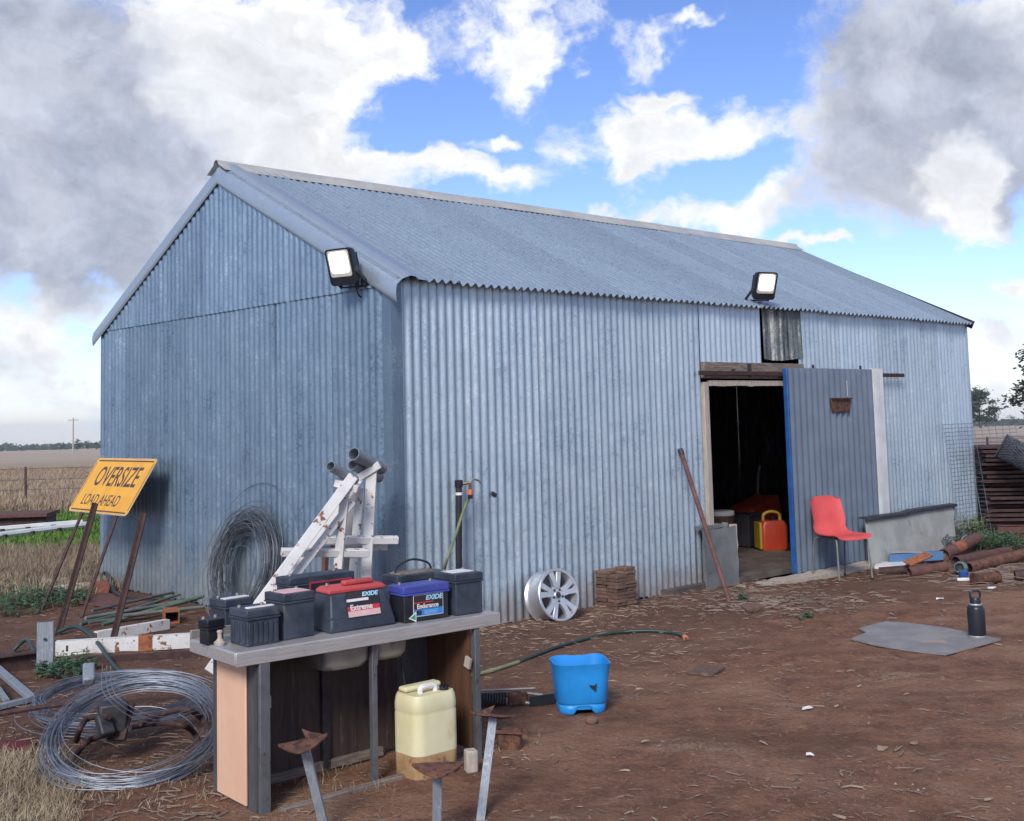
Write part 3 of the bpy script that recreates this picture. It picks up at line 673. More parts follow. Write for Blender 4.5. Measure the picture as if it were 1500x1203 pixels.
# ------------------------------------------------------------------ red chair
def chair():
    fl, fr, bl, br = gpt(1215, 856), gpt(1272, 850), gpt(1197, 845), gpt(1252, 838)
    c = (fl + fr + bl + br) / 4; face = ((fl + fr) / 2 - (bl + br) / 2); xax = (fr - fl + br - bl).normalized(); face = Vector((xax.y, -xax.x, 0))
    rz = math.atan2(xax.y, xax.x) - .16
    t = thing('plastic_chair', 'faded red plastic shell chair with thin steel legs beside the sliding door', 'chair', (c.x, c.y, zg(c.x, c.y)), rz)
    # profile across the shell: (y forward negative, z) from front lip to top of back
    prof = [(-.225, .405), (-.215, .425), (-.17, .437), (-.05, .428), (.06, .430), (.125, .445), (.165, .490), (.195, .57), (.228, .69), (.252, .785), (.258, .815)]
    wid = [.20, .212, .218, .215, .210, .205, .200, .198, .196, .188, .165]
    mb = MB(); top = []; bot = []
    n = 12
    for (y, z), w in zip(prof, wid):
        row = []
        for i in range(n + 1):
            s = -1 + 2 * i / n
            e = abs(s) ** 4
            isback = z > .5
            row.append(Vector((s * w, y - (e * .045 if isback else 0), z + (e * .022 if not isback else 0) - (e * .03 if z > .80 else 0))))
        top.append(row)
    m = len(top)
    vs = [p for r in top for p in r]
    nrm = []
    for j in range(m):
        a = top[max(j - 1, 0)][n // 2]; b = top[min(j + 1, m - 1)][n // 2]; d = (b - a).normalized(); nrm.append(Vector((0, d.z, -d.y)))
    vb = [p + nrm[j] * .006 * (1) for j, r in enumerate(top) for p in r]
    fs = [(j * (n + 1) + i, j * (n + 1) + i + 1, (j + 1) * (n + 1) + i + 1, (j + 1) * (n + 1) + i) for j in range(m - 1) for i in range(n)]
    k = len(vs); f2 = [tuple(q + k for q in f[::-1]) for f in fs]
    edge = [i for i in range(n + 1)] + [j * (n + 1) + n for j in range(1, m)] + [(m - 1) * (n + 1) + i for i in range(n - 1, -1, -1)] + [j * (n + 1) for j in range(m - 2, 0, -1)]
    fe = [(edge[i], edge[(i + 1) % len(edge)], edge[(i + 1) % len(edge)] + k, edge[i] + k) for i in range(len(edge))]
    mb.add(vs + vb, fs + f2 + fe); mb.build('seat_shell', 'chair_red', t, smooth=50)
    for sx in (-1, 1):
        for sy in (-1, 1):
            pts = bez([(sx * .15, 0 * sy, .418), (sx * .17, sy * .12, .414), (sx * .19, sy * .17, .38), (sx * .20, sy * .19, .2), (sx * .205, sy * .205, -.01)], 6)
            mb = MB().tube(pts, .0095, 8); lg = mb.build('leg', 'grey_pipe', t)
            MB().lathe([(.0125, -.012), (.0125, .03), (.0, .03)], 8, pts[-1], None, True).build('foot_cap', 'black_clean', lg)
    MB().tube([(-.16, -.1, .416), (.16, -.1, .416)], .009, 8).tube([(-.16, .1, .416), (.16, .1, .416)], .009, 8).build('under_frame', 'dark_iron', t)
    return t
chair()

# ------------------------------------------------------------------ alloy wheel
wc = gpt(820, 909); R0 = .205
ax = (-DV * .97 + DU * -.08 + Vector((0, 0, .22))).normalized()
wl = thing('alloy_wheel', 'silver five-spoke alloy car wheel without tyre leaning against the long wall', 'wheel', wc)
xx = Vector((0, 0, 1)).cross(ax).normalized(); RW = axesR(xx, ax)
cw = Vector((0, 0, R0 * .985)) + RW @ Vector((0, 0, 0))
MB().lathe([(R0, -.185), (R0 + .004, -.178), (R0 - .01, -.168), (R0 - .022, -.15), (R0 - .024, -.08), (R0 - .018, -.03), (R0 - .008, -.012), (R0, -.006), (R0 + .004, 0), (R0 - .004, .006), (R0 - .018, .004), (R0 - .022, -.01), (R0 - .030, -.05), (R0 - .032, -.15), (R0 - .012, -.182), (R0, -.185)], 48, cw, RW).build('rim_barrel', 'alloy', wl, smooth=40)
for k in range(5):
    sp = MB()
    for da in (-.19, .19):
        a = 2 * math.pi * k / 5 + math.pi / 2 + da; a2 = 2 * math.pi * k / 5 + math.pi / 2 + da * 1.15
        ia, oa = Vector((math.cos(a), math.sin(a), 0)), Vector((math.cos(a2), math.sin(a2), 0)); ta = Vector((-math.sin(a), math.cos(a), 0))
        r0 = [ia * .050 + ta * .021 + Vector((0, 0, -.012)), ia * .050 - ta * .021 + Vector((0, 0, -.012)), ia * .050 - ta * .021 + Vector((0, 0, -.045)), ia * .050 + ta * .021 + Vector((0, 0, -.045))]
        r1 = [ia * .115 + ta * .020 + Vector((0, 0, -.001)), ia * .115 - ta * .020 + Vector((0, 0, -.001)), ia * .115 - ta * .021 + Vector((0, 0, -.035)), ia * .115 + ta * .021 + Vector((0, 0, -.035))]
        r2 = [oa * .188 + ta * .025 + Vector((0, 0, -.003)), oa * .188 - ta * .025 + Vector((0, 0, -.003)), oa * .188 - ta * .025 + Vector((0, 0, -.03)), oa * .188 + ta * .025 + Vector((0, 0, -.03))]
        sp.loft([[cw + RW @ p for p in r] for r in (r0, r1, r2)])
    sp.build('spoke', 'alloy', wl, smooth=30, bevel=.003)
MB().lathe([(.0, -.008), (.028, -.008), (.034, -.016), (.066, -.014), (.074, -.022), (.076, -.05), (0, -.05)], 32, cw, RW).build('hub', 'alloy', wl, smooth=40)
MB().lathe([(.0, -.003), (.020, -.003), (.026, -.009), (.0, -.009)], 20, cw, RW).build('centre_hole', 'dark_iron', wl)
for k in range(5):
    a = 2 * math.pi * k / 5 + math.pi / 2 + .63
    MB().lathe([(0, -.010), (.0095, -.010), (.0095, -.03), (0, -.03)], 12, cw + RW @ Vector((.048 * math.cos(a), .048 * math.sin(a), 0)), RW).build('lug_hole', 'dark_iron', wl)
MB().lathe([(0, -.14), (.17, -.14), (.171, -.15), (0, -.15)], 32, cw, RW).build('inner_disc', 'alloy_dark', wl)

# ------------------------------------------------------------------ stack of pavers
pb = gpt(905, 893); pu, pv_ = tosh(pb)
pme = None
for k in range(12):
    for j in range(2):
        for i in range(2):
            if k == 11 and (i == 0 or j == 1): continue
            if k >= 10 and i == 0 and j == 0: continue
            u = pu - .02 + .13 * i + ru(-.008, .008) + (.02 if k > 6 else 0) * 0; v = pv_ + .07 + .125 * j + ru(-.008, .008)
            pp = sh(u + .09, v, 0); zb = zg(pb.x, pb.y) - .01
            if pme is None:
                o = MB().box((0, 0, 0), (.124, .118, .026)).build('clay_paver', 'paver', None, bevel=.003); pme = o
            else: o = pme.copy(); COL.objects.link(o)
            o.location = (pp.x, pp.y, zb + .014 + .0285 * k); o.rotation_euler = (ru(-.02, .02), ru(-.02, .02), ROTU + ru(-.05, .05))
            tag(o, 'thin brown clay paver in the stack against the long wall', 'paver', 'brown pavers stacked against the long wall')

# ------------------------------------------------------------------ flask, sheet, bucket
def slab(name, m, pts, th, label, cat, curl=0.0):
    P = [gpt(*p) for p in pts]; c = sum(P, Vector()) / len(P)
    t = MB(); n = len(P)
    t.loft([[p - c + Vector((0, 0, .006)) for p in P], [p - c + Vector((0, 0, .006 + th)) for p in P]])
    o = t.build(name, m, None); o.location = c
    return tag(o, label, cat)
slab('flat_sheet', 'card', [(1247, 939), (1270, 930), (1258, 924), (1297, 914), (1330, 916), (1380, 922), (1420, 931), (1466, 940), (1430, 950), (1385, 962), (1340, 957), (1310, 952), (1280, 947)], .012, 'notched grey weathered sheet lying flat on the dirt under the flask', 'sheet')
bp = gpt(1432, 938); bp.z += .02
bo = thing('steel_flask', 'black insulated drink flask standing on the grey sheet', 'flask', bp)
MB().lathe([(0, 0), (.052, 0), (.055, .004), (.055, .014), (.053, .018)], 32, (0, 0, 0), None).build('base_ring', 'steel', bo, smooth=40)
MB().lathe([(.0565, .016), (.0575, .03), (.0575, .19), (.054, .205), (.044, .216), (.040, .218), (0, .219)], 32, (0, 0, 0)).build('body', 'black_clean', bo, smooth=40)
MB().lathe([(.041, .217), (.042, .222), (.040, .228), (0, .229)], 32).build('neck_ring', 'steel', bo, smooth=40)
MB().lathe([(.036, .227), (.036, .262), (.032, .268), (0, .269)], 24).build('cap', 'black_clean', bo, smooth=40)
MB().tube(bez([(-.03, 0, .262), (-.034, 0, .296), (-.02, 0, .312), (.02, 0, .312), (.034, 0, .296), (.03, 0, .262)], 6), .008, 8).build('cap_loop', 'black_clean', bo)

def sqr(w, d, r, z, n=6, c=(0, 0)):
    pts = []
    for sx, sy, a0 in ((1, 1, 0), (-1, 1, 90), (-1, -1, 180), (1, -1, 270)):
        for k in range(n):
            a = math.radians(a0 + 90 * k / (n - 1)); pts.append(Vector((c[0] + sx * (w / 2 - r) + r * math.cos(a), c[1] + sy * (d / 2 - r) + r * math.sin(a), z)))
    return pts
bk = gpt(852, 1044); 
bu = thing('cut_drum', 'bright blue plastic drum cut open into a bucket on the dirt', 'bucket', bk + Vector((0, .06, 0)), .12)
bu.scale = (.97, .97, .93)
def dense(pts, k=3):
    out = []
    for i in range(len(pts)):
        a, b = pts[i], pts[(i + 1) % len(pts)]
        m = k if (a - b).length > .06 else 1
        for j in range(m): out.append(a.lerp(b, j / m))
    return out
def wav(ring, amp, seed): return [p + Vector((0, 0, amp * mnoise.noise((p.x * 9, p.y * 9, seed)))) for p in ring]
outer = [dense(sqr(w, d, .07, z), 6) for w, d, z in ((.275, .235, .062), (.285, .245, .072), (.302, .262, .20), (.325, .285, .288))]
outer[-1] = wav(outer[-1], .016, 1); outer.append([p * 1.012 for p in outer[-1]]); outer[-1] = [Vector((p.x, p.y, q.z + .004)) for p, q in zip(outer[-1], outer[-2])]
inner = [[Vector((p.x * .965, p.y * .965, p.z)) for p in outer[-1]], [Vector((p.x * .95, p.y * .95, p.z)) for p in outer[2]], [Vector((p.x * .93, p.y * .93, .03)) for p in outer[0]]]
MB().loft(outer + inner, False, True).build('body', 'drum_blue', bu, smooth=45)
# foot skirt with the hand-hold notch in front
ra = dense(sqr(.268, .228, .07, .0), 10); mb = MB(); rows = []
def arch(p): return .046 * max(0.0, 1 - (abs(p.x) / .056) ** 5) if p.y < -.08 else 0.0
for z in (0, .25, .5, 1):
    rows.append([Vector((p.x * (.965 + .035 * min(1, z * 3)), p.y * (.965 + .035 * min(1, z * 3)), arch(p) + (.060 - arch(p)) * z)) for p in ra])
mb.loft(rows, False, False)
sk = mb.build('foot_skirt', 'drum_blue', bu, smooth=45); md = sk.modifiers.new('solid', 'SOLIDIFY'); md.thickness = .006
MB().prism([(-.022, .012), (.012, .006), (.024, .02), (.020, -.012), (.012, -.024), (-.004, -.008)], .002, axesR((1, 0, 0), (0, -1, .09)), (.045, -.1405, .165)).build('tar_mark', 'black_clean', bu)

# ------------------------------------------------------------------ sink bench
ZT = .665
bFL, bFR, bBL = gp(346, 957, ZT), gp(731, 897, ZT), gp(275, 939, ZT)
bx = (bFR - bFL); BL = bx.length; bx.normalize(); by = Vector((-bx.y, bx.x, 0)); BD = max(.45, (bBL - bFL).dot(by))
BRZ = math.atan2(bx.y, bx.x)
print('bench', bFL, bFR, bBL, BL, BD)
borg = Vector((bFL.x, bFL.y, 0))
gz = zg(*(borg + bx * .6).xy)
bench = thing('sink_bench', 'old stainless steel double sink unit used as a bench for car batteries', 'bench', borg, BRZ)
def bl(px, py, z=None, y=0.0):      # photo pixel -> bench local on plane y
    P = pl(px, py, borg + by * y, by); q = P - borg; return Vector((q.dot(bx), q.dot(by), P.z))
TH = .045
mb = MB(); lip = .02
rings = []
mb.box((BL / 2, BD / 2, ZT - .006), (BL, BD, .012)); mb.build('bench_top', 'steel', bench, bevel=.004)
MB().box((BL / 2, -.003, ZT - .030), (BL + .006, .006, .055)).build('front_apron', 'steel', bench, bevel=.002)
MB().box((BL + .003, BD / 2, ZT - .028), (.006, BD, .050)).build('end_apron', 'steel', bench, bevel=.002)
MB().box((-.003, BD / 2, ZT - .028), (.006, BD, .050)).build('end_apron', 'steel', bench, bevel=.002)
MB().box((BL / 2, BD + .006, ZT + .012), (BL, .012, .05)).build('upstand', 'steel_dirty', bench, bevel=.003)
def basin(x0, x1, h, label):
    mb = MB(); c = ((x0 + x1) / 2, BD / 2 - .02)
    mb.loft([sqr(x1 - x0, BD * .72, .03, ZT - .02, 5, c), sqr((x1 - x0) * .98, BD * .70, .04, ZT - .02 - h * .8, 5, c), sqr((x1 - x0) * .90, BD * .62, .05, ZT - .02 - h, 5, c)], False, True)
    mb.build('sink_basin', 'steel_dirty', bench, smooth=50)
a0, a1, a2 = bl(475, 975, y=.06).x, bl(545, 965, y=.06).x, bl(597, 955, y=.06).x
basin(a0, a1 - .01, .135, ''); basin(a1 + .015, a2, .125, '')
MB().bar((a1 + .002, .05, ZT - .03), (a1 + .002, .05, ZT - .16), .03, .03).build('drain_fitting', 'pale_timber', bench, bevel=.006)
MB().tube(bez([(a2 + .03, .16, ZT - .05), (a2 + .035, .16, ZT - .2), (a2 + .055, .15, ZT - .38)], 5), .006, 6).tube(bez([(a2 + .05, .18, ZT - .05), (a2 + .05, .18, ZT - .2), (a2 + .07, .16, ZT - .38)], 5), .005, 6).build('waste_cord', 'dark_iron', bench)
# left pedestal: drawer front between dark stiles
x0, x1 = -.10, bl(388, 1100).x
xb0, xb1 = bl(316, 1080).x, bl(362, 1080).x
ph = ZT - .055 - gz
def upright(name, m, xa, xb_, ya, yb, za, zb, **k):
    return MB().box(((xa + xb_) / 2, (ya + yb) / 2, (za + zb) / 2), (abs(xb_ - xa), abs(yb - ya), zb - za)).build(name, m, bench, **k)
print('ped', x0, xb0, xb1, x1, a0, a1, a2)
zb_ = gz - .06; ztp = ZT - .055
xe = .10
upright('end_frame', 'dark_board', xe, xe + .02, .02, BD - .01, zb_, ztp)
upright('end_board', 'beige', xe - .012, xe - .002, BD * .22, BD * .84, gz + .012, ztp - .02, bevel=.003)
upright('front_stile', 'grey_trim', xe + .004, xe + .052, -.004, .018, zb_, ztp, bevel=.003)
upright('inner_stile', 'dark_board', xe + .0205, xe + .06, .0185, .05, zb_, ztp, bevel=.003)
xb1 = xe - .03
upright('hinge', 'steel_dirty', xe + .0525, xe + .058, .002, .012, gz + .42, gz + .47)
# back boards and posts
xr = bl(697, 1000).x
xm = bl(472, 1000, y=BD - .08).x; xq = bl(549, 1100, y=.04).x
upright('back_board', 'brown_board', xb1 + .051, xm - .012, BD - .075, BD - .06, gz + .02, ztp)
upright('back_post', 'dark_iron', xm - .01, xm + .03, BD - .10, BD - .055, zb_, ztp)
upright('back_board', 'brown_board', xm + .032, xq + .34, BD - .078, BD - .063, gz + .03, ztp)
upright('back_board', 'dark_board', xq + .342, xr - .02, BD - .074, BD - .06, gz + .06, ztp)
upright('middle_post', 'grey_trim', xq - .013, xq + .013, .03, .06, zb_, ztp, bevel=.002)
upright('right_side_panel', 'brown_wood', xr - .02, xr - .002, .03, BD - .04, gz + .05, ztp)
upright('right_post', 'grey_trim', xr, xr + .03, .0, .03, zb_, ztp, bevel=.002)
MB().bar((xb1 + .1, BD - .09, gz + .015), (xr - .3, BD - .09, gz + .03), .02, .04).build('bottom_rail', 'timber', bench)
MB().bar((xb1 + .12, -.03, gz + .0), (xr + .02, .03, gz + .01), .04, .03).build('front_sill', 'timber', bench, bevel=.004)
MB().box((xr - .03, .02, ztp - .16), (.012, .04, .05), R=Matrix.Rotation(.3, 3, 'X')).build('torn_veneer', 'pale_timber', bench)

# ------------------------------------------------------------------ batteries on the bench
ZB = ZT + .001
def bloc(px, py):
    q = gp(px, py, ZB) - borg; return q.dot(bx), q.dot(by)
def battery(label, fl, fr, depth, h, yaw_fix=0.0, mbody='black_plastic', mlid='black_plastic', kind_='plain', terms=True):
    p0, p1 = gp(*fl, ZB), gp(*fr, ZB); x = (p1 - p0); w = x.length; x.normalize()
    rz = math.atan2(x.y, x.x) + yaw_fix
    t = thing('car_battery', label, 'battery', p0, rz, 'car batteries on the sink bench')
    lid = .035
    if kind_ == 'wedge':
        mb = MB(); hb = h - .03
        secs = [(0, 0, w, depth), (.03, 0, w, depth), (hb * .98, .045, w, depth)]
        rings = []
        for z, f, ww, dd in secs:
            ins = .03 * (z / hb)
            rings.append([Vector((ins, f, z)), Vector((ww - ins, f, z)), Vector((ww - ins * .6, dd, z)), Vector((ins * .6, dd, z))])
        mb.loft(rings); mb.build('case', mbody, t, bevel=.008)
        mb = MB(); rings = []
        for z, ins in ((hb * .98, .024), (hb + .012, .022), (h - .004, .045)):
            rings.append([Vector((ins, .05 + (.01 if z > hb + .02 else 0), z)), Vector((w - ins, .05 + (.01 if z > hb + .02 else 0), z)), Vector((w - ins, depth, z)), Vector((ins, depth, z))])
        mb.loft(rings); mb.build('lid', mlid, t, bevel=.006)
        MB().box((w * .55, depth * .5, h + .008), (w * .45, .035, .022)).build('grip', mlid, t, bevel=.007)
        MB().box((w * .42, .012, .06), (w * .78, .006, .012)).build('case_rib', mbody, t, bevel=.002)
    else:
        mb = MB().box((w / 2, depth / 2, (h - lid) / 2), (w - .008, depth - .008, h - lid)); mb.build('case', mbody, t, bevel=.005)
        if kind_ == 'ribbed':
            for k in range(6):
                MB().box((w * (.12 + .152 * k), .002, (h - lid) / 2 - .004), (.016, .006, h - lid - .03)).build('case_rib', mbody, t, bevel=.002)
            for k in range(3):
                MB().box((.002, depth * (.2 + .3 * k), (h - lid) / 2 - .004), (.006, .022, h - lid - .03)).build('case_rib', mbody, t, bevel=.002)
        MB().box((w / 2, depth / 2, h - lid / 2), (w, depth, lid)).build('lid', mlid, t, bevel=.005)
        MB().box((w / 2, depth / 2, h - lid - .004), (w + .003, depth + .003, .008)).build('lid_seam', mlid, t, bevel=.002)
    if terms:
        for k in (.16, .84):
            MB().lathe([(.008, 0), (.007, .012), (0, .012)], 12, (w * k, depth * .72, h - .002)).build('terminal', 'steel_dirty', t, smooth=40)
    return t, w
b1, w1 = battery('dusty black battery with ribbed sides at the front left of the bench', (362, 949), (411, 941), .16, .152, kind_='ribbed')
MB().box((w1 * .55, .05, .155), (w1 * .8, .028, .006)).build('lid_strip', 'print_white', b1, bevel=.002)
b2, w2 = battery('plain dusty black battery right of the ribbed one, with a pinkish lid top', (416, 939), (463, 931), .16, .196)
MB().box((w2 * .52, .08, .197), (w2 * .8, .11, .004)).build('lid_label', 'print_pink', b2, bevel=.001)
b3, w3 = battery('dusty black battery with white lid strip behind the ribbed battery', (330, 922), (372, 915), .14, .13)
MB().box((w3 * .5, .04, .132), (w3 * .85, .04, .005)).build('lid_strip', 'print_white', b3, bevel=.001)
b4, w4 = battery('big sloping black battery with red lid and the word Extreme', (484, 929), (581, 914), .17, .195, mlid='red_plastic', kind_='wedge')
b5, w5 = battery('black battery with blue lid and the word Endurance', (592, 914), (659, 904), .14, .165, mbody='black_clean', mlid='blue_plastic_lid')
b6, w6 = battery('plain square black battery at the right end of the bench', (668, 903), (709, 897), .19, .195)
MB().box((w6 * .5, .1, .196), (w6 * .75, .1, .004)).build('lid_label', 'print_white', b6)
b7, w7 = battery('black battery with brown top and looped carrying handle, behind the blue lidded one', (583, 896), (655, 885), .14, .17)
MB().box((w7 * .5, .07, .172), (w7 * .8, .09, .012)).build('lid_top', 'timber', b7, bevel=.003)
MB().tube(bez([(w7 * .12, .07, .165), (w7 * .16, .07, .205), (w7 * .45, .07, .235), (w7 * .78, .07, .21), (w7 * .86, .07, .165)], 8), .0055, 8).build('carry_handle', 'black_clean', b7)
b8, w8 = battery('long black battery with a red outlined label behind the Extreme battery', (425, 903), (520, 889), .14, .18)
MB().box((w8 * .62, -.001, .105), (w8 * .66, .003, .09)).build('label_border', 'print_red', b8)
MB().box((w8 * .62, -.003, .105), (w8 * .62, .003, .078)).build('label_field', 'print_black', b8)
b9, w9 = battery('very small black battery at the left end of the bench', (304, 946), (330, 941), .07, .105, mbody='black_clean', mlid='black_clean')
fx = thing('hose_fitting', 'small cream pipe fitting between the small battery and the ribbed one', 'fitting', gp(322, 945, ZB), 0)
MB().lathe([(.024, 0), (.026, .012), (.016, .02), (.010, .028), (.010, .05), (.013, .054), (.012, .062), (0, .063)], 14, (0, 0, 0), None, True).build('spigot', 'pale_timber', fx, smooth=30)
# labels
def label_frame(t, cx_, y, cz, slope=0.0):
    n = Vector((0, -1, slope)); return axesR((1, 0, 0), n), Vector((cx_, y, cz))
R, c = label_frame(b4, w4 * .52, .022, .105, .27)
def lab(name, m, t, R, c, x0, x1, y0, y1, d):
    MB().prism([(x0, y0), (x1, y0), (x1, y1), (x0, y1)], .0008, R, c + R @ Vector((0, 0, d))).build(name, m, t, smooth=0)
lab('label_field', 'print_black', b4, R, c, -.085, .085, -.004, .060, .007)
lab('label_stripe', 'print_pink', b4, R, c, -.085, .085, -.050, -.024, .007)
lab('label_stripe', 'print_white', b4, R, c, -.085, .03, .018, .030, .0082)
lab('label_panel', 'print_red', b4, R, c, -.085, .085, -.024, -.0035, .0072)
text('lettering', 'Extreme', 'print_white', b4, .036, c + R @ Vector((-.072, -.010, .0088)), R, .95, bold=.0009, align='LEFT')
text('lettering', 'EXIDE', 'print_cyan', b4, .026, c + R @ Vector((.04, .045, .0085)), R, 1.2, bold=.001, shear=.2)
R, c = label_frame(b5, w5 * .52, .004, .072, 0)
lab('label_border', 'print_white', b5, R, c, -.080, .088, -.050, .050, .0005)
lab('label_field', 'print_black', b5, R, c, -.077, .085, -.016, .047, .0014)
lab('label_panel', 'print_blue', b5, R, c, -.077, .085, -.047, -.0165, .0014)
lab('label_stripe', 'print_red', b5, R, c, -.077, .03, .011, .016, .0022)
text('lettering', 'EXIDE', 'print_cyan', b5, .030, c + R @ Vector((.035, .032, .0024)), R, 1.15, bold=.0012, shear=.2)
text('lettering', 'Endurance', 'print_white', b5, .030, c + R @ Vector((.0, -.004, .0024)), R, .95, bold=.0008)
for k in range(4): lab('small_print', 'print_cyan', b5, R, c, -.02, .06 - .012 * (k % 2), -.026 - .005 * k, -.0245 - .005 * k, .0022)
lab('label_symbol', 'print_black', b5, R, c, -.062, -.035, -.042, -.022, .0022)
MB().prism([(-.108, -.052), (-.066, -.072), (-.066, -.024)], .001, R, c + R @ Vector((0, 0, .003))).build('recycling_triangle', 'print_white', b5)
MB().prism([(-.098, -.051), (-.071, -.063), (-.071, -.034)], .001, R, c + R @ Vector((0, 0, .0042))).build('triangle_centre', 'print_green', b5)

# ------------------------------------------------------------------ jerrycan under the bench
jc = gpt(622, 1142)
jw = .25
je = thing('plastic_jerrycan', 'yellowed white plastic jerrycan with stained base under the bench', 'jerrycan', jc + Vector((.0, .12, -.01)), BRZ + .05)
def js(z, k=1.0, r=.05): return sqr(jw * k, .20 * k, r, z, 6)
HJ = .375
MB().loft([js(0, .93), js(.012, .98), js(.108, 1.0), js(.111, 1.0)], True, False).build('stained_base', 'jerry_stain', je, smooth=40)
MB().loft([js(.1115, 1.0), js(.285, 1.0), js(.292, .985), js(.299, 1.0), js(HJ - .05, 1.0), js(HJ - .02, .97), js(HJ - .004, .90, .04)], False, True).build('body', 'jerry', je, smooth=40)
mb = MB(); mb.box((0, .04, HJ + .010), (jw * .84, .06, .026)); mb.build('shoulder', 'jerry', je, bevel=.012)
MB().tube(bez([(-.05, -.03, HJ - .005), (-.045, -.03, HJ + .02), (.025, -.03, HJ + .02), (.035, -.03, HJ - .005)], 6), .013, 8).build('handle', 'print_white', je)
MB().lathe([(.022, 0), (.022, .02), (0, .021)], 14, (.07, -.05, HJ - .006)).build('cap', 'black_clean', je)

# ------------------------------------------------------------------ upturned three-legged stand
st = thing('upturned_stand', 'upturned three-legged steel stand with rusty cultivator shares as feet, at the front of the bench', 'stand', gp(640, 1275, .0) + Vector((0, 0, .0)))
so_ = st.location.copy(); zb0 = zg(so_.x, so_.y)
MB().lathe([(0, .02), (.06, .018), (.12, .030), (.15, .05), (.152, .048), (.12, .024), (.06, .01), (0, .008)], 32, Vector((.01, .02, zb0 - so_.z))).build('disc_plate', 'rust_dark', st, smooth=40)
def leg(top, bottom, share_dir, flip):
    a, b = Vector(top) - so_, Vector(bottom) - so_; d = (a - b).normalized()
    view = Vector((0, -1, 0)); x = d.cross(view).normalized(); y = x.cross(d).normalized()
    # channel section post
    prof = [(-.017, .012), (-.017, -.012), (.017, -.012), (.017, .012), (.013, .012), (.013, -.008), (-.013, -.008), (-.013, .012)]
    mb = MB(); mb.loft([[p + x * px - y * py for px, py in prof] for p in (b, b.lerp(a, .5), a)]); lg = mb.build('leg', 'galv_post', st, smooth=20)
    # duck-foot share: two curved wings and a nose
    sx = Vector(share_dir).normalized(); sz = d; sy = sz.cross(sx)
    mb = MB(); rows = []; n = 10
    for i in range(n + 1):
        s = -1 + 2 * i / n
        wdt = .052 * (1 - abs(s) ** 1.6) + .004
        cx_ = sx * (.098 * s); h = .016 * s * s + flip * .012 * s
        rows.append([a + cx_ + sy * (-wdt - .03 * (1 - abs(s))) + sz * (h + .002), a + cx_ + sy * 0 + sz * (h + .018 - .012 * abs(s)), a + cx_ + sy * wdt * .7 + sz * (h + .006)])
    top_ = [r + [p - sz * .006 for p in r[::-1]] for r in rows]
    mb.loft(top_); sh_ = mb.build('share_foot', 'rust', lg, smooth=50)
    if flip:
        mb = MB(); f_ = flip
        lo_ = [a + sx * (f_ * (.015 + .07 * k / 4)) + sz * .014 - sy * (.012 * (1 - abs(k - 2) / 2.0)) for k in range(5)]
        hi_ = [p + sz * (.040 - .007 * k) - sx * (f_ * .012) + sy * .018 for k, p in enumerate(lo_)]
        mb.loft([[l, l + sy * .005, h + sy * .005, h] for l, h in zip(lo_, hi_)])
        mb.build('share_nose', 'rust', lg)
    return lg
leg(at(445, 1090, 4.72), at(478, 1222, 4.78), (1, .1, .05), 1)
leg(at(641, 1125, 4.62), at(640, 1226, 4.66), (1, .05, 0), 0)
leg(at(722, 1052, 5.02), at(703, 1206, 4.88), (1, -.15, .06), -1)

# ------------------------------------------------------------------ wire coils
def coil(name, m, label, c, nrm, xdir, R, thick, loops, r=.0016, squash=1.0, seed=0, loose=0, ns=56, grp=None):
    rg = random.Random(seed)
    c = Vector(c); nrm = Vector(nrm).normalized(); x = Vector(xdir); x = (x - nrm * x.dot(nrm)).normalized(); y = nrm.cross(x)
    mb = MB()
    for k in range(loops):
        a0 = rg.gauss(0, .45); b0 = rg.gauss(0, .45)
        lo = 1.0 if k >= loose else 2.6
        rr = R + thick * .5 * a0 * lo; off = thick * .5 * b0 * lo
        ph1, ph2 = rg.random() * 6.28, rg.random() * 6.28; e1, e2 = thick * .16 * rg.random() * lo, thick * .18 * rg.random() * lo
        ex, ey = rg.gauss(0, thick * .16 * lo), rg.gauss(0, thick * .16 * lo)
        pts = []
        for i in range(ns):
            a = 2 * math.pi * i / ns
            q = rr + e1 * math.sin(2 * a + ph1) + e2 * .5 * math.sin(3 * a + ph2)
            pts.append(c + x * (q * math.cos(a) + ex) + y * (q * math.sin(a) * squash + ey) + nrm * (off + e2 * math.sin(a + ph2)))
        mb.tube(pts, r, 4, closed=True)
    cc = c
    o = mb.build(name, m, None, smooth=60)
    for v in o.data.vertices: v.co -= cc
    o.location = cc
    return tag(o, label, 'wire coil', grp)
g1 = gpt(190, 1150)
# big loose coil propped on the old cultivator
cbk = at(212, 1075, 5.75)
coil('wire_coil', 'wire', 'large loose coil of galvanised fence wire propped on rusty tines left of the bench', Vector((at(200, 1050, 5.78).x, 5.78, .165)), (.05, -.40, .92), (1, 0, 0), .385, .085, 44, .0021, 1.0, 3, 4)
coil('wire_coil', 'wire', 'smaller galvanised wire coil lying flat behind the large loose coil', Vector((at(175, 1010, 6.55).x, 6.55, .14)), (.03, -.10, 1), (1, 0, 0), .42, .085, 32, .0023, .9, 5, 3)
mb = MB(); 
for k in range(3):
    pts = bez([at(150 + 6 * k, 975, 5.6), at(155 + 8 * k, 1020, 5.45), at(215 + 10 * k, 1058 - 4 * k, 5.5), at(300, 1045 - 8 * k, 5.75)], 10); mb.tube(pts, .0018, 5)
c0 = at(150, 975, 5.6); o = mb.build('wire_strand', 'wire', None)
for v in o.data.vertices: v.co -= c0
o.location = c0; tag(o, 'loose wire strands hanging across the large galvanised coil', 'wire')
# dark coil leaning on the gable wall
cg = sh(-.20, 1.80, .41)
coil('wire_coil', 'wire_dark', 'dark old wire coil standing upright against the gable wall', cg, (-.95 * DU + Vector((0, 0, .2))), DV, .40, .20, 84, .0026, 1.0, 11, 3, 64)

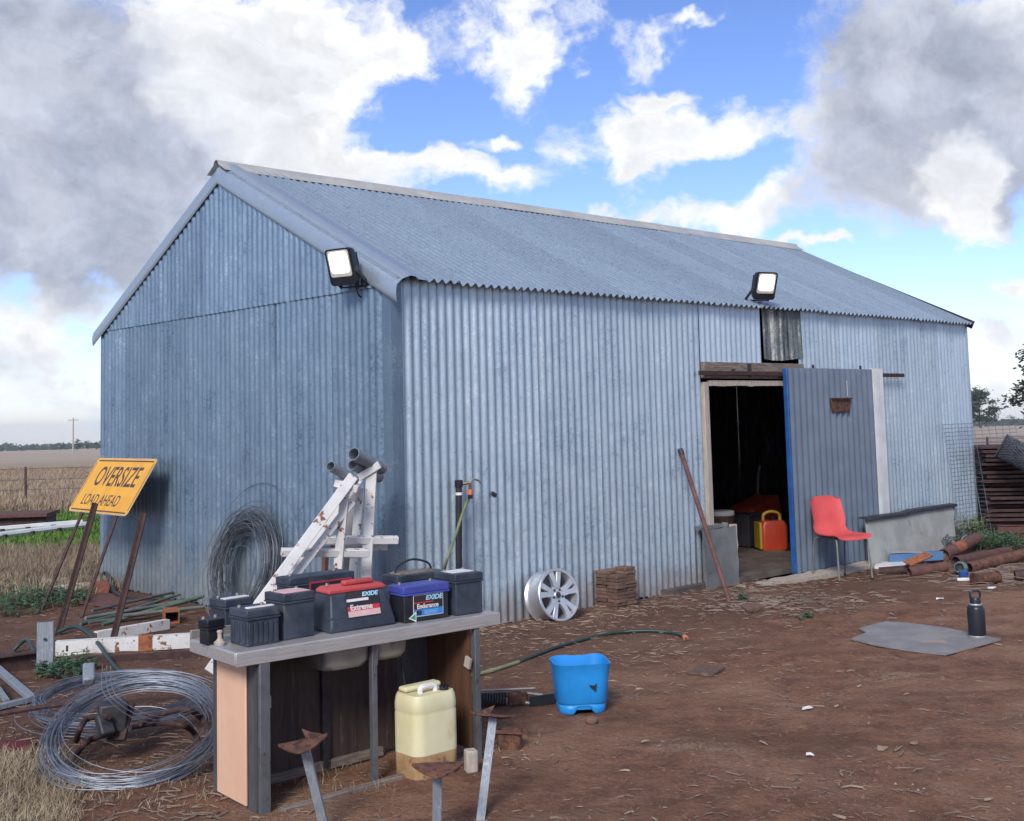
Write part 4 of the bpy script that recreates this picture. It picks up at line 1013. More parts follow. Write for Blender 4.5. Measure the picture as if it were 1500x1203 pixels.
# cultivator frame with curved tines
cu = thing('cultivator', 'rusty cultivator frame with curved tines under the large wire coil', 'cultivator', gpt(165, 1085))
co_ = cu.location.copy()
def loc_(p): return Vector(p) - co_
MB().box(loc_(at(165, 1050, 5.85)), (.13, .12, .14), R=Matrix.Rotation(.4, 3, 'Z')).build('clamp_block', 'dark_iron', cu, bevel=.012)
MB().bar(loc_(at(185, 1030, 5.9)), loc_(at(170, 1085, 5.8)), .09, .02).build('mount_plate', 'rust_dark', cu, bevel=.004)
for pts in ([(190, 1066), (225, 1060), (265, 1062), (285, 1075), (297, 1103)], [(205, 1060), (240, 1045), (275, 1040), (295, 1052), (302, 1062)], [(150, 1078), (135, 1083), (122, 1092), (112, 1105)], [(160, 1050), (130, 1052), (117, 1068), (112, 1085)]):
    Yb = 5.75; mb = MB().tube(bez([loc_(at(x, y, Yb + .12 * (k % 2))) for k, (x, y) in enumerate(pts)], 8), .014, 8); mb.build('tine', 'rust_dark', cu, smooth=50)
mb = MB().tube(bez([loc_(at(0, 1046, 6.3)), loc_(at(60, 1036, 6.2)), loc_(at(110, 1030, 6.1))], 6), .013, 8); mb.build('draw_bar', 'rust_dark', cu)
MB().bar(loc_(at(130, 975, 6.35)), loc_(at(130, 1000, 6.25)), .06, .05).build('steel_stub', 'galv_post', cu, bevel=.01)
MB().bar(loc_(at(150, 1048, 5.8)), loc_(at(158, 1078, 5.75)), .07, .05).build('clamp_jaw', 'dark_iron', cu, bevel=.01)

# ------------------------------------------------------------------ OVERSIZE sign and its stand
ft = [sh(-1.20, 3.55, 0), sh(-1.12, 2.95, 0)]
lean = Vector(DU * .62 + Vector((0, 0, 1))).normalized()       # up the board
TLp, TRp = gabp(145, 673, -.20), gabp(232, 670, -.20)
tc_ = (TLp + TRp) / 2
sw, shh = 1.2, .60
sx_ = -DV; sgn = thing('road_sign', 'yellow OVERSIZE LOAD AHEAD road sign on a thin rusty stand leaning by the gable wall', 'sign', Vector((tc_.x, tc_.y, zg(tc_.x, tc_.y))) - DU * .9)
org = sgn.location.copy()
RS = axesR(sx_, lean.cross(sx_) * -1 if (lean.cross(sx_)).dot(-DU) < 0 else lean.cross(sx_))
nS = RS @ Vector((0, 0, 1))
if nS.dot(-DU) < 0: nS = -nS; RS = axesR(sx_, nS)
ysg = RS @ Vector((0, 1, 0)); upS = ysg if ysg.z > 0 else -ysg
RS = Matrix((sx_, upS, sx_.cross(upS))).transposed(); nS = sx_.cross(upS)
slen_ = (TLp - gabp(108, 752, -.55)).length
wS = (TRp - TLp).length; hS = .60
cS = tc_ - upS * hS / 2 - org
print('sign', wS, slen_, TLp, TRp, nS)
def rrect(w, h, r, n=5):
    return [(p.x, p.y) for p in sqr(w, h, r, 0, n)]
MB().prism(rrect(wS, hS, .04), .003, RS, cS - nS * .003).build('sign_board', 'sign_back', sgn, smooth=0)
MB().prism(rrect(wS - .014, hS - .014, .035), .001, RS, cS + nS * .0005).build('sign_face', 'yellow_sign', sgn, smooth=0)
# black line border: top, bottom and worn sides
for y0, x0, x1 in ((hS / 2 - .032, -wS / 2 + .05, wS / 2 - .05), (-hS / 2 + .028, -wS / 2 + .05, wS / 2 - .05)):
    MB().prism([(x0, y0 - .007), (x1, y0 - .007), (x1, y0 + .007), (x0, y0 + .007)], .0008, RS, cS + nS * .0018).build('border_line', 'sign_ink', sgn, smooth=0)
for x0 in (-wS / 2 + .03, wS / 2 - .03):
    MB().prism([(x0 - .004, -hS / 2 + .05), (x0 + .004, -hS / 2 + .05), (x0 + .004, hS / 2 - .05), (x0 - .004, hS / 2 - .05)], .0008, RS, cS + nS * .0018).build('border_line', 'sign_ink', sgn, smooth=0)
text('lettering', 'OVERSIZE', 'sign_ink', sgn, .30, cS + upS * .085 + nS * .002 + sx_ * .02, RS, (wS * .84) / 1.55, bold=.003)
text('lettering', 'LOAD AHEAD', 'sign_ink', sgn, .165, cS - upS * .165 + nS * .002 - sx_ * .06, RS, (wS * .64) / 1.06, bold=.001)
for px, q in ((130, (60, 896)), (184, (119, 905))):
    foot = gpt(*q) - org; xo = (px - 156) / 92 * wS
    topl = cS + sx_ * xo - upS * (hS * .40) - nS * .018
    MB().bar(foot, topl, .024, .018).build('leg', 'rust_dark', sgn)
MB().bar(cS - sx_ * wS * .4 - upS * .2 - nS * .012, cS + sx_ * wS * .4 - upS * .2 - nS * .012, .02, .016).bar(cS - sx_ * wS * .4 + upS * .2 - nS * .012, cS + sx_ * wS * .4 + upS * .2 - nS * .012, .02, .016).build('brace', 'rust_dark', sgn)

# ------------------------------------------------------------------ leaning star pickets before the sign
def picket(b, t_, label, m='rust_dark'):
    b, t_ = Vector(b), Vector(t_); d = (t_ - b).normalized(); b = b - d * .05
    x = d.cross(Vector((0, -1, 0))).normalized(); y = x.cross(d)
    mb = MB(); prof = []
    for k in range(3):
        a = 2 * math.pi * k / 3 + .4
        ca, sa = math.cos(a), math.sin(a)
        prof += [(ca * .027 - sa * -.004, sa * .027 + ca * -.004), (ca * .027 - sa * .004, sa * .027 + ca * .004)]
        a2 = a + math.pi / 3; prof.append((math.cos(a2) * .008, math.sin(a2) * .008))
    mb.loft([[p + x * px + y * py - b for px, py in prof] for p in (b, b.lerp(t_, .5), t_)])
    o = mb.build('steel_picket', m, None, smooth=20); o.location = b
    return tag(o, label, 'post', 'rusty steel pickets leaning in front of the sign')
picket(gpt(85, 931), at(140, 737, gpt(85, 931).y + .10), 'left rusty steel picket leaning across the front of the yellow sign')
picket(gpt(164, 946), at(211, 752, gpt(164, 946).y + .05), 'right rusty steel picket leaning right of the yellow sign')

# ------------------------------------------------------------------ white steel trestles
def trestle(label, members, pipe, Y0, extra=()):
    t = thing('steel_trestle', label, 'trestle', G(*at(480, 900, Y0).xy), 0, 'white steel trestles by the gable wall')
    o0 = t.location.copy()
    for nme, (xa, ya, Ya), (xb, yb, Yb), w, h in members:
        MB().bar(at(xa, ya, Ya) - o0, at(xb, yb, Yb) - o0, w, h, (0, 1, .2)).build(nme, 'white_steel', t, bevel=.004)
    for (xa, ya, Ya), (xb, yb, Yb), r in pipe:
        a, b = at(xa, ya, Ya) - o0, at(xb, yb, Yb) - o0; d = b - a
        R = axesR(Vector((0, 0, 1)) if abs(d.normalized().z) < .9 else Vector((1, 0, 0)), d)
        MB().lathe([(r, 0), (r, d.length), (r * .9, d.length), (r * .9, 0), (r, 0)], 20, a, R).build('pipe_cradle', 'galv_post', t, smooth=40)
    return t
YT = 8.05
trestle('front white steel trestle with a slender galvanised pipe stub on top', [
    ('slanted_leg', (517, 698, YT), (306, 985, YT - .55), .07, .065), ('upright_leg', (506, 712, YT), (482, 975, YT + .1), .058, .05), ('slanted_leg', (516, 735, YT + .06), (322, 985, YT - .48), .05, .05),
    ('cross_bar', (412, 809, YT - .12), (540, 810, YT + .12), .05, .05), ('top_plate', (491, 706, YT), (525, 716, YT), .05, .07)],
    [((484, 683, YT - .12), (520, 704, YT + .12), .034)], YT)
trestle('rear white steel trestle with two fat galvanised pipe stubs on top', [
    ('upright_leg', (545, 684, YT + .30), (531, 955, YT + .35), .072, .06), ('slanted_leg', (534, 690, YT + .30), (338, 960, YT - .12), .06, .05), ('upright_leg', (528, 715, YT + .36), (508, 950, YT + .42), .06, .05),
    ('cross_bar', (470, 791, YT + .2), (583, 791, YT + .38), .05, .05), ('cross_bar', (466, 803, YT + .28), (567, 801, YT + .44), .045, .045), ('top_plate', (524, 700, YT + .28), (556, 680, YT + .28), .05, .06)],
    [((518, 665, YT + .1), (560, 686, YT + .42), .045), ((516, 681, YT + .2), (556, 700, YT + .5), .036)], YT + .3)
pn = [at(509, 722, YT + .5), at(523, 716, YT + .5), at(516, 955, YT + .55), at(496, 955, YT + .55)]
# grey board standing behind
c = sum(pn, Vector()) / 4; mb = MB(); mb.loft([[p - c for p in pn], [p - c + Vector((0, .015, 0)) for p in pn]])
o = mb.build('grey_board', 'card', None); o.location = c; tag(o, 'narrow grey board standing upright behind the white trestles', 'board')
MB_ = MB().bar((0, 0, 0), at(478, 800, YT + .55) - at(468, 940, YT + .5), .04, .03); o = MB_.build('rusty_bar', 'rust_red', None); o.location = at(468, 940, YT + .5); tag(o, 'rusty flat bar leaning behind the white trestles', 'bar')

# ------------------------------------------------------------------ standpipe with tap, hanging hose
sb = wallp(674, 905, -.10); sp_ = thing('standpipe', 'black standpipe with brass tap in front of the long wall', 'tap', G(sb.x, sb.y))
o0 = sp_.location.copy(); tp = wallp(672, 706, -.10)
MB().tube([Vector((0, 0, -.02)), Vector((0, 0, .6)), tp - o0], .025, 12).build('riser', 'poly', sp_, smooth=40)
MB().lathe([(.032, 0), (.032, .05), (.027, .055)], 12, tp - o0 - Vector((0, 0, .04)), None, True, True).build('collar', 'black_clean', sp_)
MB().lathe([(.029, 0), (.029, .02)], 12, tp - o0 - Vector((0, 0, .10)), None, True, True).build('pipe_clip', 'print_white', sp_)
tq = tp - o0 + DU * .07 - DV * .05 - Vector((0, 0, .01))
MB().tube([tp - o0 - Vector((0, 0, .02)), tq], .011, 8).tube([tq, tq - Vector((0, 0, .05))], .013, 8).build('tap_body', 'brass', sp_)
MB().tube(bez([tq + Vector((0, 0, .0)), tq + DU * .03 + Vector((0, 0, .025)), tq + DU * .09 + Vector((0, 0, .012)), tq + DU * .12 - Vector((0, 0, .02))], 5), .008, 8).build('tap_lever', 'steel_dirty', sp_)
hg = thing('hanging_hose', 'yellowed garden hose hanging from the standpipe tap', 'hose', o0 + tq)
MB().lathe([(.019, -.09), (.021, -.06), (.021, -.05)], 12, (0, 0, 0), None, True, True).build('connector', 'orange', hg)
MB().lathe([(.020, -.12), (.020, -.09)], 12, (0, 0, 0), None, True, True).build('connector_end', 'black_clean', hg)
e_ = o0 + tq
MB().tube(bez([Vector((0, 0, -.10)), at(680, 745, 9.15) - e_, at(667, 785, 8.95) - e_, at(652, 830, 8.8) - e_, gpt(640, 905) - e_ + Vector((0, 0, .01)), gpt(690, 912) - e_ + Vector((0, 0, .01))], 8), .011, 8).build('hose_tube', 'hose_old', hg, smooth=60)

# garden hose on the dirt
hp_ = [(560, 1010), (640, 1003), (705, 990), (760, 973), (810, 953), (850, 941), (900, 930), (950, 927), (985, 930), (1003, 936)]
P = [gpt(*p) + Vector((0, 0, .014)) for p in hp_]; h0 = P[-1]
gh = thing('garden_hose', 'green garden hose with orange end fitting snaking over the dirt', 'hose', h0)
MB().tube(bez([p - h0 for p in P[3:]], 8), .0125, 8).build('hose_tube', 'hose', gh, smooth=60)
MB().tube(bez([p - h0 for p in P[:4]], 8), .0125, 8).build('faded_hose_tube', 'hose_old', gh, smooth=60)
dd = (gpt(1013, 948) - P[-1]); dd.z = 0; dd.normalize()
MB().tube([Vector((0, 0, 0)), dd * .06], .019, 10).build('end_fitting', 'orange', gh); MB().tube([dd * .06, dd * .085], .012, 10).build('nozzle_tip', 'brass', gh)

# ------------------------------------------------------------------ scrap beside the bench
s0 = gpt(712, 1036); s1 = gpt(752, 1034)
sprg = thing('coil_spring', 'greasy dark coil spring with rusted bracket lying right of the bench', 'spring', s0)
dx = (s1 - s0); dx.z = 0; ln = dx.length; dx.normalize(); dyv = Vector((-dx.y, dx.x, 0)); cz = Vector((0, 0, .042))
pts = []
for i in range(-60, 90):
    a = 2 * math.pi * i / 12; pts.append(cz + dx * (i * .0013) + dyv * (.034 * math.cos(a)) + Vector((0, 0, .034 * math.sin(a))))
MB().tube(pts, .006, 6).build('spring_coil', 'poly', sprg, smooth=60)
MB().tube([cz + Vector((0, 0, .05)) - dx * .12, cz + Vector((0, 0, .05)) + dx * .28], .007, 8).build('guide_rod', 'steel_dirty', sprg)
MB().box(cz + dx * .18 + Vector((0, 0, -.002)), (.11, .06, .075), math.atan2(dx.y, dx.x)).build('bracket', 'rust', sprg, bevel=.012)
MB().tube([cz + dx * .22 - dyv * .03 - Vector((0, 0, .02)), cz + dx * .30 - dyv * .05 - Vector((0, 0, .03))], .010, 8).tube([cz + dx * .2 + Vector((0, 0, .03)), cz + dx * .32 + Vector((0, 0, .01))], .010, 8).build('bolt', 'steel_dirty', sprg)
f0, f1 = gpt(776, 1036), gpt(820, 1030); f1 = f1 + (f1 - f0) * .3
o = MB().bar(Vector((0, 0, .03)), f1 - f0 + Vector((0, 0, .03)), .012, .055).build('flat_bar', 'poly', None, bevel=.002); o.location = f0; tag(o, 'dark flat bar lying on edge behind the blue bucket', 'bar')
rbk = gpt(747, 1098); tb = thing('rusty_tin', 'crushed rusty brown tin lying right of the bench', 'tin', rbk + Vector((0, .04, 0)), -.2)
mb = MB(); mb.loft([sqr(.12, .09, .02, z, 4) if z > .07 else [p + Vector((.006 * mnoise.noise((p.x * 40, p.y * 40, z * 30)), .01 * mnoise.noise((p.x * 30, 5, z * 30)), 0)) for p in sqr(.115, .085, .02, z, 4)] for z in (0, .02, .045, .065, .078, .082)], True, False); mb.loft([sqr(.11, .08, .02, .08, 4), sqr(.10, .075, .02, .02, 4)], False, True)
mb.build('body', 'rust', tb)
MB().bar((-.07, -.05, .085), (.07, -.048, .082), .014, .012).build('rim_strip', 'rust_red', tb)
wb = gpt(690, 1134); o = MB().box((0, 0, .05), (.055, .06, .10), .3).build('wood_offcut', 'pale_timber', None, bevel=.008); o.location = wb + Vector((0, .03, 0)); tag(o, 'short pale wood offcut standing by the right leg of the bench', 'offcut')
slab('flat_tile', 'paver', [(1007, 989), (1028, 978), (1062, 982), (1044, 993)], .014, 'flat brown tile lying on the dirt beyond the hose end', 'tile')
slab('flat_chip', 'paver', [(1085, 891), (1110, 886), (1118, 893), (1095, 899)], .02, 'dark broken chip of board at the foot of the rusty pole', 'chip')
# small litter that can be picked out
for i, (px, py, w_, m, lb) in enumerate([(1182, 1041, .045, 'print_white', 'small white paper scrap in the open dirt'), (1186, 1110, .03, 'print_white', 'tiny white scrap near the front of the yard'), (1452, 863, .06, 'print_white', 'small white scrap in front of the rusty pipes'),
        (1338, 1092, .03, 'straw', 'pale chip at the right front of the yard'), (1376, 879, .05, 'print_white', 'white flake beyond the grey sheet'), (1292, 1100, .04, 'straw', 'curled bark chip in the open dirt')]):
    p = gpt(px, py); mb = MB(); mb.loft([[Vector((x * w_, y * w_ * .8, .004 + .012 * rnd())) for x, y in ((-.6, -.3), (.1, -.5), (.7, -.1), (.3, .5), (-.4, .4))], [Vector((x * w_, y * w_ * .8, .012 + .012 * rnd())) for x, y in ((-.6, -.3), (.1, -.5), (.7, -.1), (.3, .5), (-.4, .4))]])
    o = mb.build('litter_scrap', m, None, smooth=0); o.location = p; tag(o, lb, 'scrap')
pr = gpt(866, 1060); mb = MB(); 
mb.loft([[Vector((.035 * r * math.cos(a), .03 * r * math.sin(a), z)) * (1 + .25 * mnoise.noise((math.cos(a) * 2, math.sin(a) * 2, z * 30))) for a in (2 * math.pi * k / 9 for k in range(9))] for r, z in ((.8, 0), (1, .012), (.85, .028), (.4, .036))])
o = mb.build('stone', 'pebble', None, smooth=50); o.location = pr; tag(o, 'small stone lying in front of the blue bucket', 'stone')

# ------------------------------------------------------------------ scrap pile on the right
def scrap_pipe(a, b, r, m, label, hollow=True, extra=None, grp='rusty pipes in the scrap pile'):
    a, b = Vector(a), Vector(b); d = b - a; R = axesR(Vector((0, 0, 1)), d)
    t = thing('scrap_pipe', label, 'pipe', a, 0, grp)
    n = 8; prof = [(r * (1 + .02 * mnoise.noise((k * 1.3, r * 90, 0))), d.length * k / n) for k in range(n + 1)]
    MB().lathe(prof + [(r * .88, d.length), (r * .88, d.length * .5), (r * .88, 0), prof[0]], 20, (0, 0, 0), R).build('pipe_wall', m, t, smooth=40)
    MB().lathe([(r * .87, .06), (0, .061)], 16, (0, 0, 0), R).build('dirt_shade_plug', 'dark_iron' if hollow else 'pebble', t)  # hollow pipes: dark disc paints the shade in the bore; filled ones: packed dirt
    if extra:
        for k0, k1, mm in extra: MB().lathe([(r * 1.012, d.length * k0), (r * 1.03, d.length * (k0 + k1) / 2), (r * 1.012, d.length * k1)], 20, (0, 0, 0), R).build('rust_patch', mm, t, smooth=40)
    return t
def on(px, py, dz): p = gpt(px, py); return p + Vector((0, 0, dz))
scrap_pipe(on(1383, 823, .075), on(1432, 806, .13), .066, 'rust_red', 'short fat rusty pipe with an orange ring on top of the scrap pile', False, [(.28, .52, 'rust_orange')])
scrap_pipe(on(1400, 830, .05), on(1478, 816, .06), .055, 'rust_red', 'long reddish rusty pipe behind the glass jar')
scrap_pipe(on(1418, 838, .055), on(1535, 815, .09), .058, 'rust', 'long brown pipe running right from the glass jar')
scrap_pipe(on(1487, 850, .05), on(1560, 846, .05), .048, 'rust_dark', 'dark open pipe end at the right edge of the scrap pile')
scrap_pipe(on(1332, 845, .04), on(1386, 836, .05), .052, 'rust_red', 'short reddish pipe length in front of the blue channel')
scrap_pipe(on(1288, 842, .03), on(1333, 840, .04), .045, 'rust_dark', 'crumpled dark rusty tube nearest the red chair')
# blue channel, white sheet, rust plate
a, b = on(1303, 827, .07), on(1382, 823, .075); o0 = a
t = thing('steel_channel', 'blue painted steel box channel lying below the cement board', 'channel', a)
d = (b - a).normalized(); x = Vector((-d.y, d.x, 0)).normalized(); mb = MB()
prof = [(-.05, -.045), (.05, -.045), (.05, .045), (-.05, .045)]; pin = [(x_ * .88, z_ * .86) for x_, z_ in prof]
mb.loft([[d * s + x * px + Vector((0, 0, pz)) for px, pz in pr_] for s, pr_ in ((0, prof), ((b - a).length, prof), ((b - a).length, pin), (0, pin), (0, prof))], False, False); mb.build('channel_wall', 'blue_steel', t)
MB().box(d * .3 + Vector((0, 0, 0)), (.02, .07, .07), math.atan2(d.y, d.x)).build('inner_stop', 'dark_iron', t)
MB().box(d * .28 + Vector((0, 0, .048)), (.54, .06, .004), math.atan2(d.y, d.x)).build('top_dust', 'fibro', t)
slab('white_sheet', 'white', [(1281, 834), (1285, 829), (1328, 827), (1326, 833)], .03, 'curled white sheet offcut lying left of the blue channel', 'sheet')
a, b = on(1330, 842, .11), on(1362, 832, .14); o = MB().bar((0, 0, 0), b - a, .10, .018, (0, -.5, 1)).build('rust_plate', 'rust_orange', None, bevel=.004); o.location = a; tag(o, 'small orange rusted plate resting on the short reddish pipe', 'plate')
j = gpt(1408, 838); jr = thing('glass_jar', 'dusty glass jar lying at the end of the brown pipe', 'jar', j + Vector((0, 0, .07)), 0)
MB().lathe([(.0, -.09), (.055, -.09), (.062, -.08), (.062, .03), (.05, .05), (.05, .07), (.045, .07), (.045, .05), (.056, .03), (.056, -.08), (0, -.085)], 20, (0, 0, 0), axesR((0, 0, 1), (-.5, -.8, .15))).build('jar_glass', 'glass', jr, smooth=40)
p = gpt(1412, 848); o = MB().lathe([(0, 0), (.04, 0), (.045, .02), (.045, .075), (.04, .08), (0, .08)], 18).build('blue_cap', 'blue_edge', None, smooth=40); o.location = p; tag(o, 'round blue cap below the glass jar', 'cap')
p = gpt(1412, 853); o = MB().loft([[Vector((x * .075, y * .04, z)) for x, y in ((-.9, -.3), (-.2, -.6), (.6, -.4), (.9, .2), (.1, .6), (-.7, .4))] for z in (0, .03)]).build('white_rag', 'print_white', None, bevel=.008); o.location = p; tag(o, 'crumpled white scrap under the blue cap', 'scrap')
p = gpt(1448, 856); rt_ = thing('rusty_can', 'squashed rusty can in front of the scrap pile', 'can', p + Vector((0, .06, .055)))
R = axesR((0, 0, 1), (1, .25, 0)); MB().lathe([(.05, -.13), (.056, -.125), (.052, -.1), (.055, -.03), (.049, .02), (.056, .07), (.05, .12), (.057, .128), (.05, .13)], 16, (0, 0, 0), R, True, True).build('body', 'rust', rt_, smooth=30)
MB().lathe([(.058, -.13), (.058, -.12)], 16, (0, 0, 0), R).build('rim', 'rust_dark', rt_)
MB().lathe([(.059, .12), (.059, .132)], 16, (0, 0, 0), R).build('rim', 'rust_dark', rt_)
# loose wire heap under the wall
mb = MB(); rg = random.Random(4); c = sh(7.75, -.30, .0)
for k in range(46):
    q = Vector((rg.gauss(0, .16), rg.gauss(0, .09), abs(rg.gauss(0, .08)))) + Vector((0, 0, .02)); dd = Vector((rg.uniform(-1, 1), rg.uniform(-1, 1), rg.uniform(-.3, .5))).normalized() * rg.uniform(.08, .2)
    mb.tube([q, q + dd * .5 + Vector((0, 0, .02)), q + dd], rg.choice((.005, .007, .010)), 5)
o = mb.build('wire_scraps', 'wire_dark', None); o.location = G(c.x, c.y); kind(o, 'stuff', 'tangled heap of wire scraps at the foot of the shed wall')

# welded mesh panel leaning by the far corner
mp = thing('mesh_panel', 'tall welded wire mesh panel leaning at the far right corner of the shed', 'mesh panel', sh(8.35, -.25, 0), ROTU)
wM, hM = 2.0, 1.42
mb = MB()
def mpos(a, h): return Vector((a, .02 + .16 * h / hM - .0, h - .03))
for k in range(11): mb.tube([mpos(wM * k / 10, .05), mpos(wM * k / 10, hM)], .0032, 4)
mb.build('upright_wire', 'wire', mp); mb = MB()
for k in range(29): mb.tube([mpos(0, .06 + (hM - .06) * k / 28), mpos(wM, .06 + (hM - .06) * k / 28)], .0028, 4)
mb.build('cross_wire', 'wire', mp)

# ------------------------------------------------------------------ rusty stacked plates and racks beyond the corner
base = gpt(1470, 790); bz = base.z
def rack():
    pl_ = None; c0 = at(1475, 745, 15.2)
    for k in range(19):
        if pl_ is None: pl_ = MB().box((0, 0, 0), (2.0, .7, .036)).build('rusty_plate', 'rust_dark', None, bevel=.005); o = pl_
        else: o = pl_.copy(); COL.objects.link(o)
        gz_ = zg(c0.x, c0.y)
        o.location = (c0.x + .68 + ru(-.05, .05), c0.y + ru(-.08, .08), gz_ + .12 + k * .053); o.rotation_euler = (0, 0, -.12 + ru(-.05, .05))
        tag(o, 'topmost dark rusty steel plate in the stack beyond the mesh panel' if k == 18 else 'lowest dark rusty steel plate resting on the red beam' if k == 0 else 'dark rusty steel plate in the middle of the stack beyond the mesh panel', 'plate', 'rusty steel plates stacked beyond the mesh panel')
    return c0
c0 = rack()
gz_ = zg(c0.x, c0.y)
br_ = thing('steel_bearer', 'rusty beam lying under the stack of rusty plates', 'beam', (c0.x + .6, c0.y - .25, gz_))
MB().box((0, 0, .05), (1.7, .09, .10)).build('beam_web', 'rust_red', br_, bevel=.006); MB().box((0, 0, .104), (1.7, .12, .008)).build('beam_flange', 'rust_red', br_)
tr_ = thing('old_tray', 'old brown trailer tray with pale rails behind the mesh panel', 'trailer tray', (at(1460, 700, 17.5).x, 17.5, zg(at(1460, 700, 17.5).x, 17.5)))
o0 = tr_.location.copy()
za, zb2 = at(1450, 684, 17.5).z - o0.z, at(1450, 666, 17.5).z - o0.z
MB().box((0.2, .5, (za + zb2) / 2), (2.6, .05, zb2 - za - .05)).build('side_board', 'rust', tr_)
MB().bar((-1.2, .46, za), (1.0, .40, za - .03), .03, .045).build('lower_rail', 'pale_timber', tr_); MB().bar((-1.2, .46, zb2), (1.0, .42, zb2), .025, .03).build('upper_rail', 'grey_pipe', tr_)
MB().box((.2, .9, za - .3), (2.4, .75, .06)).build('deck', 'rust_dark', tr_)
for x in (-.9, 1.1):
    MB().box((x, .6, (za - .3) / 2), (.08, .08, za - .3)).build('leg', 'rust_dark', tr_)
# netting roll, tilted at the right edge
a, b = at(1466, 652, 14.6), at(1540, 690, 14.4); a2 = at(1492, 622, 14.8)
nr_ = thing('netting_roll', 'tilted roll of dark wire netting at the right edge', 'netting', a)
d = (b - a); R = axesR(Vector((0, 1, 0)), d); mb = MB(); rr_ = .15; ln = d.length
for k in range(26):
    for sgn_ in (1, -1):
        mb.tube([R @ Vector((rr_ * (1 + .04 * math.sin(k * 3)) * math.cos(2 * math.pi * k / 26 + sgn_ * s * 2.2), rr_ * math.sin(2 * math.pi * k / 26 + sgn_ * s * 2.2), s * ln)) for s in np.linspace(0, 1, 16)], .005, 3)
mb.build('outer_mesh', 'wire_dark', nr_)
mb = MB()
for k in range(16):
    mb.tube([R @ Vector((rr_ * .6 * math.cos(2 * math.pi * k / 16 + s * 2), rr_ * .6 * math.sin(2 * math.pi * k / 16 + s * 2), s * ln)) for s in np.linspace(0, 1, 12)], .007, 3)
mb.build('inner_mesh', 'wire_dark', nr_)
for i in range(2):
    mb = MB().tube([R @ Vector((rr_ * 1.03 * math.cos(t_), rr_ * 1.03 * math.sin(t_), ln * (.02 + .9 * i))) for t_ in np.linspace(0, 6.2, 20)], .008, 4); mb.build('end_ring', 'dark_iron', nr_)
sup = thing('angle_post', 'dark post propping the netting roll beyond the plates', 'post', G(b.x + .1, b.y + .05)); MB().bar((0, 0, -.05), (0, 0, b.z - sup.location.z - .12), .06, .06).build('post_shaft', 'rust_dark', sup); MB().box((0, 0, b.z - sup.location.z - .12), (.2, .2, .02)).build('post_head', 'rust_dark', sup)

# ------------------------------------------------------------------ left-hand clutter
def lay(a, b, r, m, label, cat, grp=None, name='scrap_rod', n=8, sag=0.0):
    a, b = Vector(a), Vector(b); mid = a.lerp(b, .5) + Vector((0, 0, sag))
    o = MB().tube([Vector((0, 0, 0)), mid - a, b - a], r, n).build(name, m, None, smooth=40); o.location = a
    return tag(o, label, cat, grp)
pp = [((118, 917), (292, 878), .016, 'green_pipe'), ((125, 912), (300, 884), .016, 'grey_pipe'), ((135, 905), (285, 872), .013, 'grey_pipe'), ((150, 917), (298, 890), .018, 'green_pipe'), ((130, 919), (270, 896), .012, 'grey_pipe'), ((180, 912), (300, 898), .016, 'grey_pipe'), ((160, 905), (272, 880), .012, 'green_pipe')]
for i, (q0, q1, r, m) in enumerate(pp):
    lay(on(*q0, .016 + .02 * (i % 3)), on(*q1, .03 + .022 * (i % 4)), r, m, ('thin dull green pipe' if m == 'green_pipe' else 'thin grey pipe') + ' in the pile at the foot of the gable wall', 'pipe', 'thin pipes piled by the gable wall', 'thin_pipe')
def beam(q0, q1, w, h, m, label, dz=0.0, nm='steel_beam'):
    a, b = on(*q0, h / 2 + dz), on(*q1, h / 2 + dz)
    t = thing(nm, label, 'beam', a)
    d = (b - a); MB().bar((0, 0, h / 2 - .004), d + Vector((0, 0, h / 2 - .004)), w, .008).build('top_flange', m, t); MB().bar((0, 0, 0), d, .012, h - .016).build('web', m, t); MB().bar((0, 0, -h / 2 + .004), d - Vector((0, 0, h / 2 - .004)), w, .008).build('bottom_flange', m, t)
    return t, a, d
def channel(q0, q1, w, h, m, label, dz=0.0):
    a, b = on(*q0, h / 2 + dz), on(*q1, h / 2 + dz)
    t = thing('steel_channel', label, 'channel', a); d = b - a
    sd_ = d.cross(Vector((0, 0, 1))).normalized()
    MB().bar(sd_ * w / 2, d + sd_ * w / 2, .01, h).build('face_web', m, t); MB().bar(Vector((0, 0, h / 2 - .005)), d + Vector((0, 0, h / 2 - .005)), w - .012, .010).build('top_flange', m, t); MB().bar(Vector((0, 0, -h / 2 + .005)), d - Vector((0, 0, h / 2 - .005)), w - .012, .010).build('bottom_flange', m, t)
    return t, a, d
t, a, d = channel((82, 960), (292, 947), .07, .10, 'white_steel', 'long chipped white steel channel lying left of the bench')
MB().box(d * .08 + d.cross(Vector((0, 0, 1))).normalized() * .0405, (.014, .004, .04), math.atan2(d.y, d.x)).build('slot', 'dark_iron', t)
MB().box(d * .62, (.10, .085, .108), math.atan2(d.y, d.x)).build('rusted_joint', 'rust_orange', t, bevel=.004)
channel((140, 940), (245, 921), .06, .075, 'white_steel', 'shorter white steel channel behind the long white one')
rb_ = gpt(252, 914); t = thing('rust_box', 'orange rusted square tube end behind the white channels', 'tube', rb_, .35); mb = MB(); mb.loft([[Vector((x * s, y, z * s + .055)) for x, z in ((-.06, -.05), (.06, -.05), (.06, .05), (-.06, .05))] for s, y in ((1, 0), (1, .25), (.85, .25), (.85, 0), (1, 0))], False, False); mb.build('tube_wall', 'rust_orange', t); MB().box((0, .2, .055), (.1, .01, .08)).build('tube_stop', 'rust_dark', t)
t, a, d = beam((-40, 992), (56, 978), .09, .11, 'rust_dark', 'dark rusty beam lying at the left edge by the galvanised post')
channel((100, 975), (300, 962), .05, .05, 'rust_dark', 'dark rusty channel lying under the white channel')
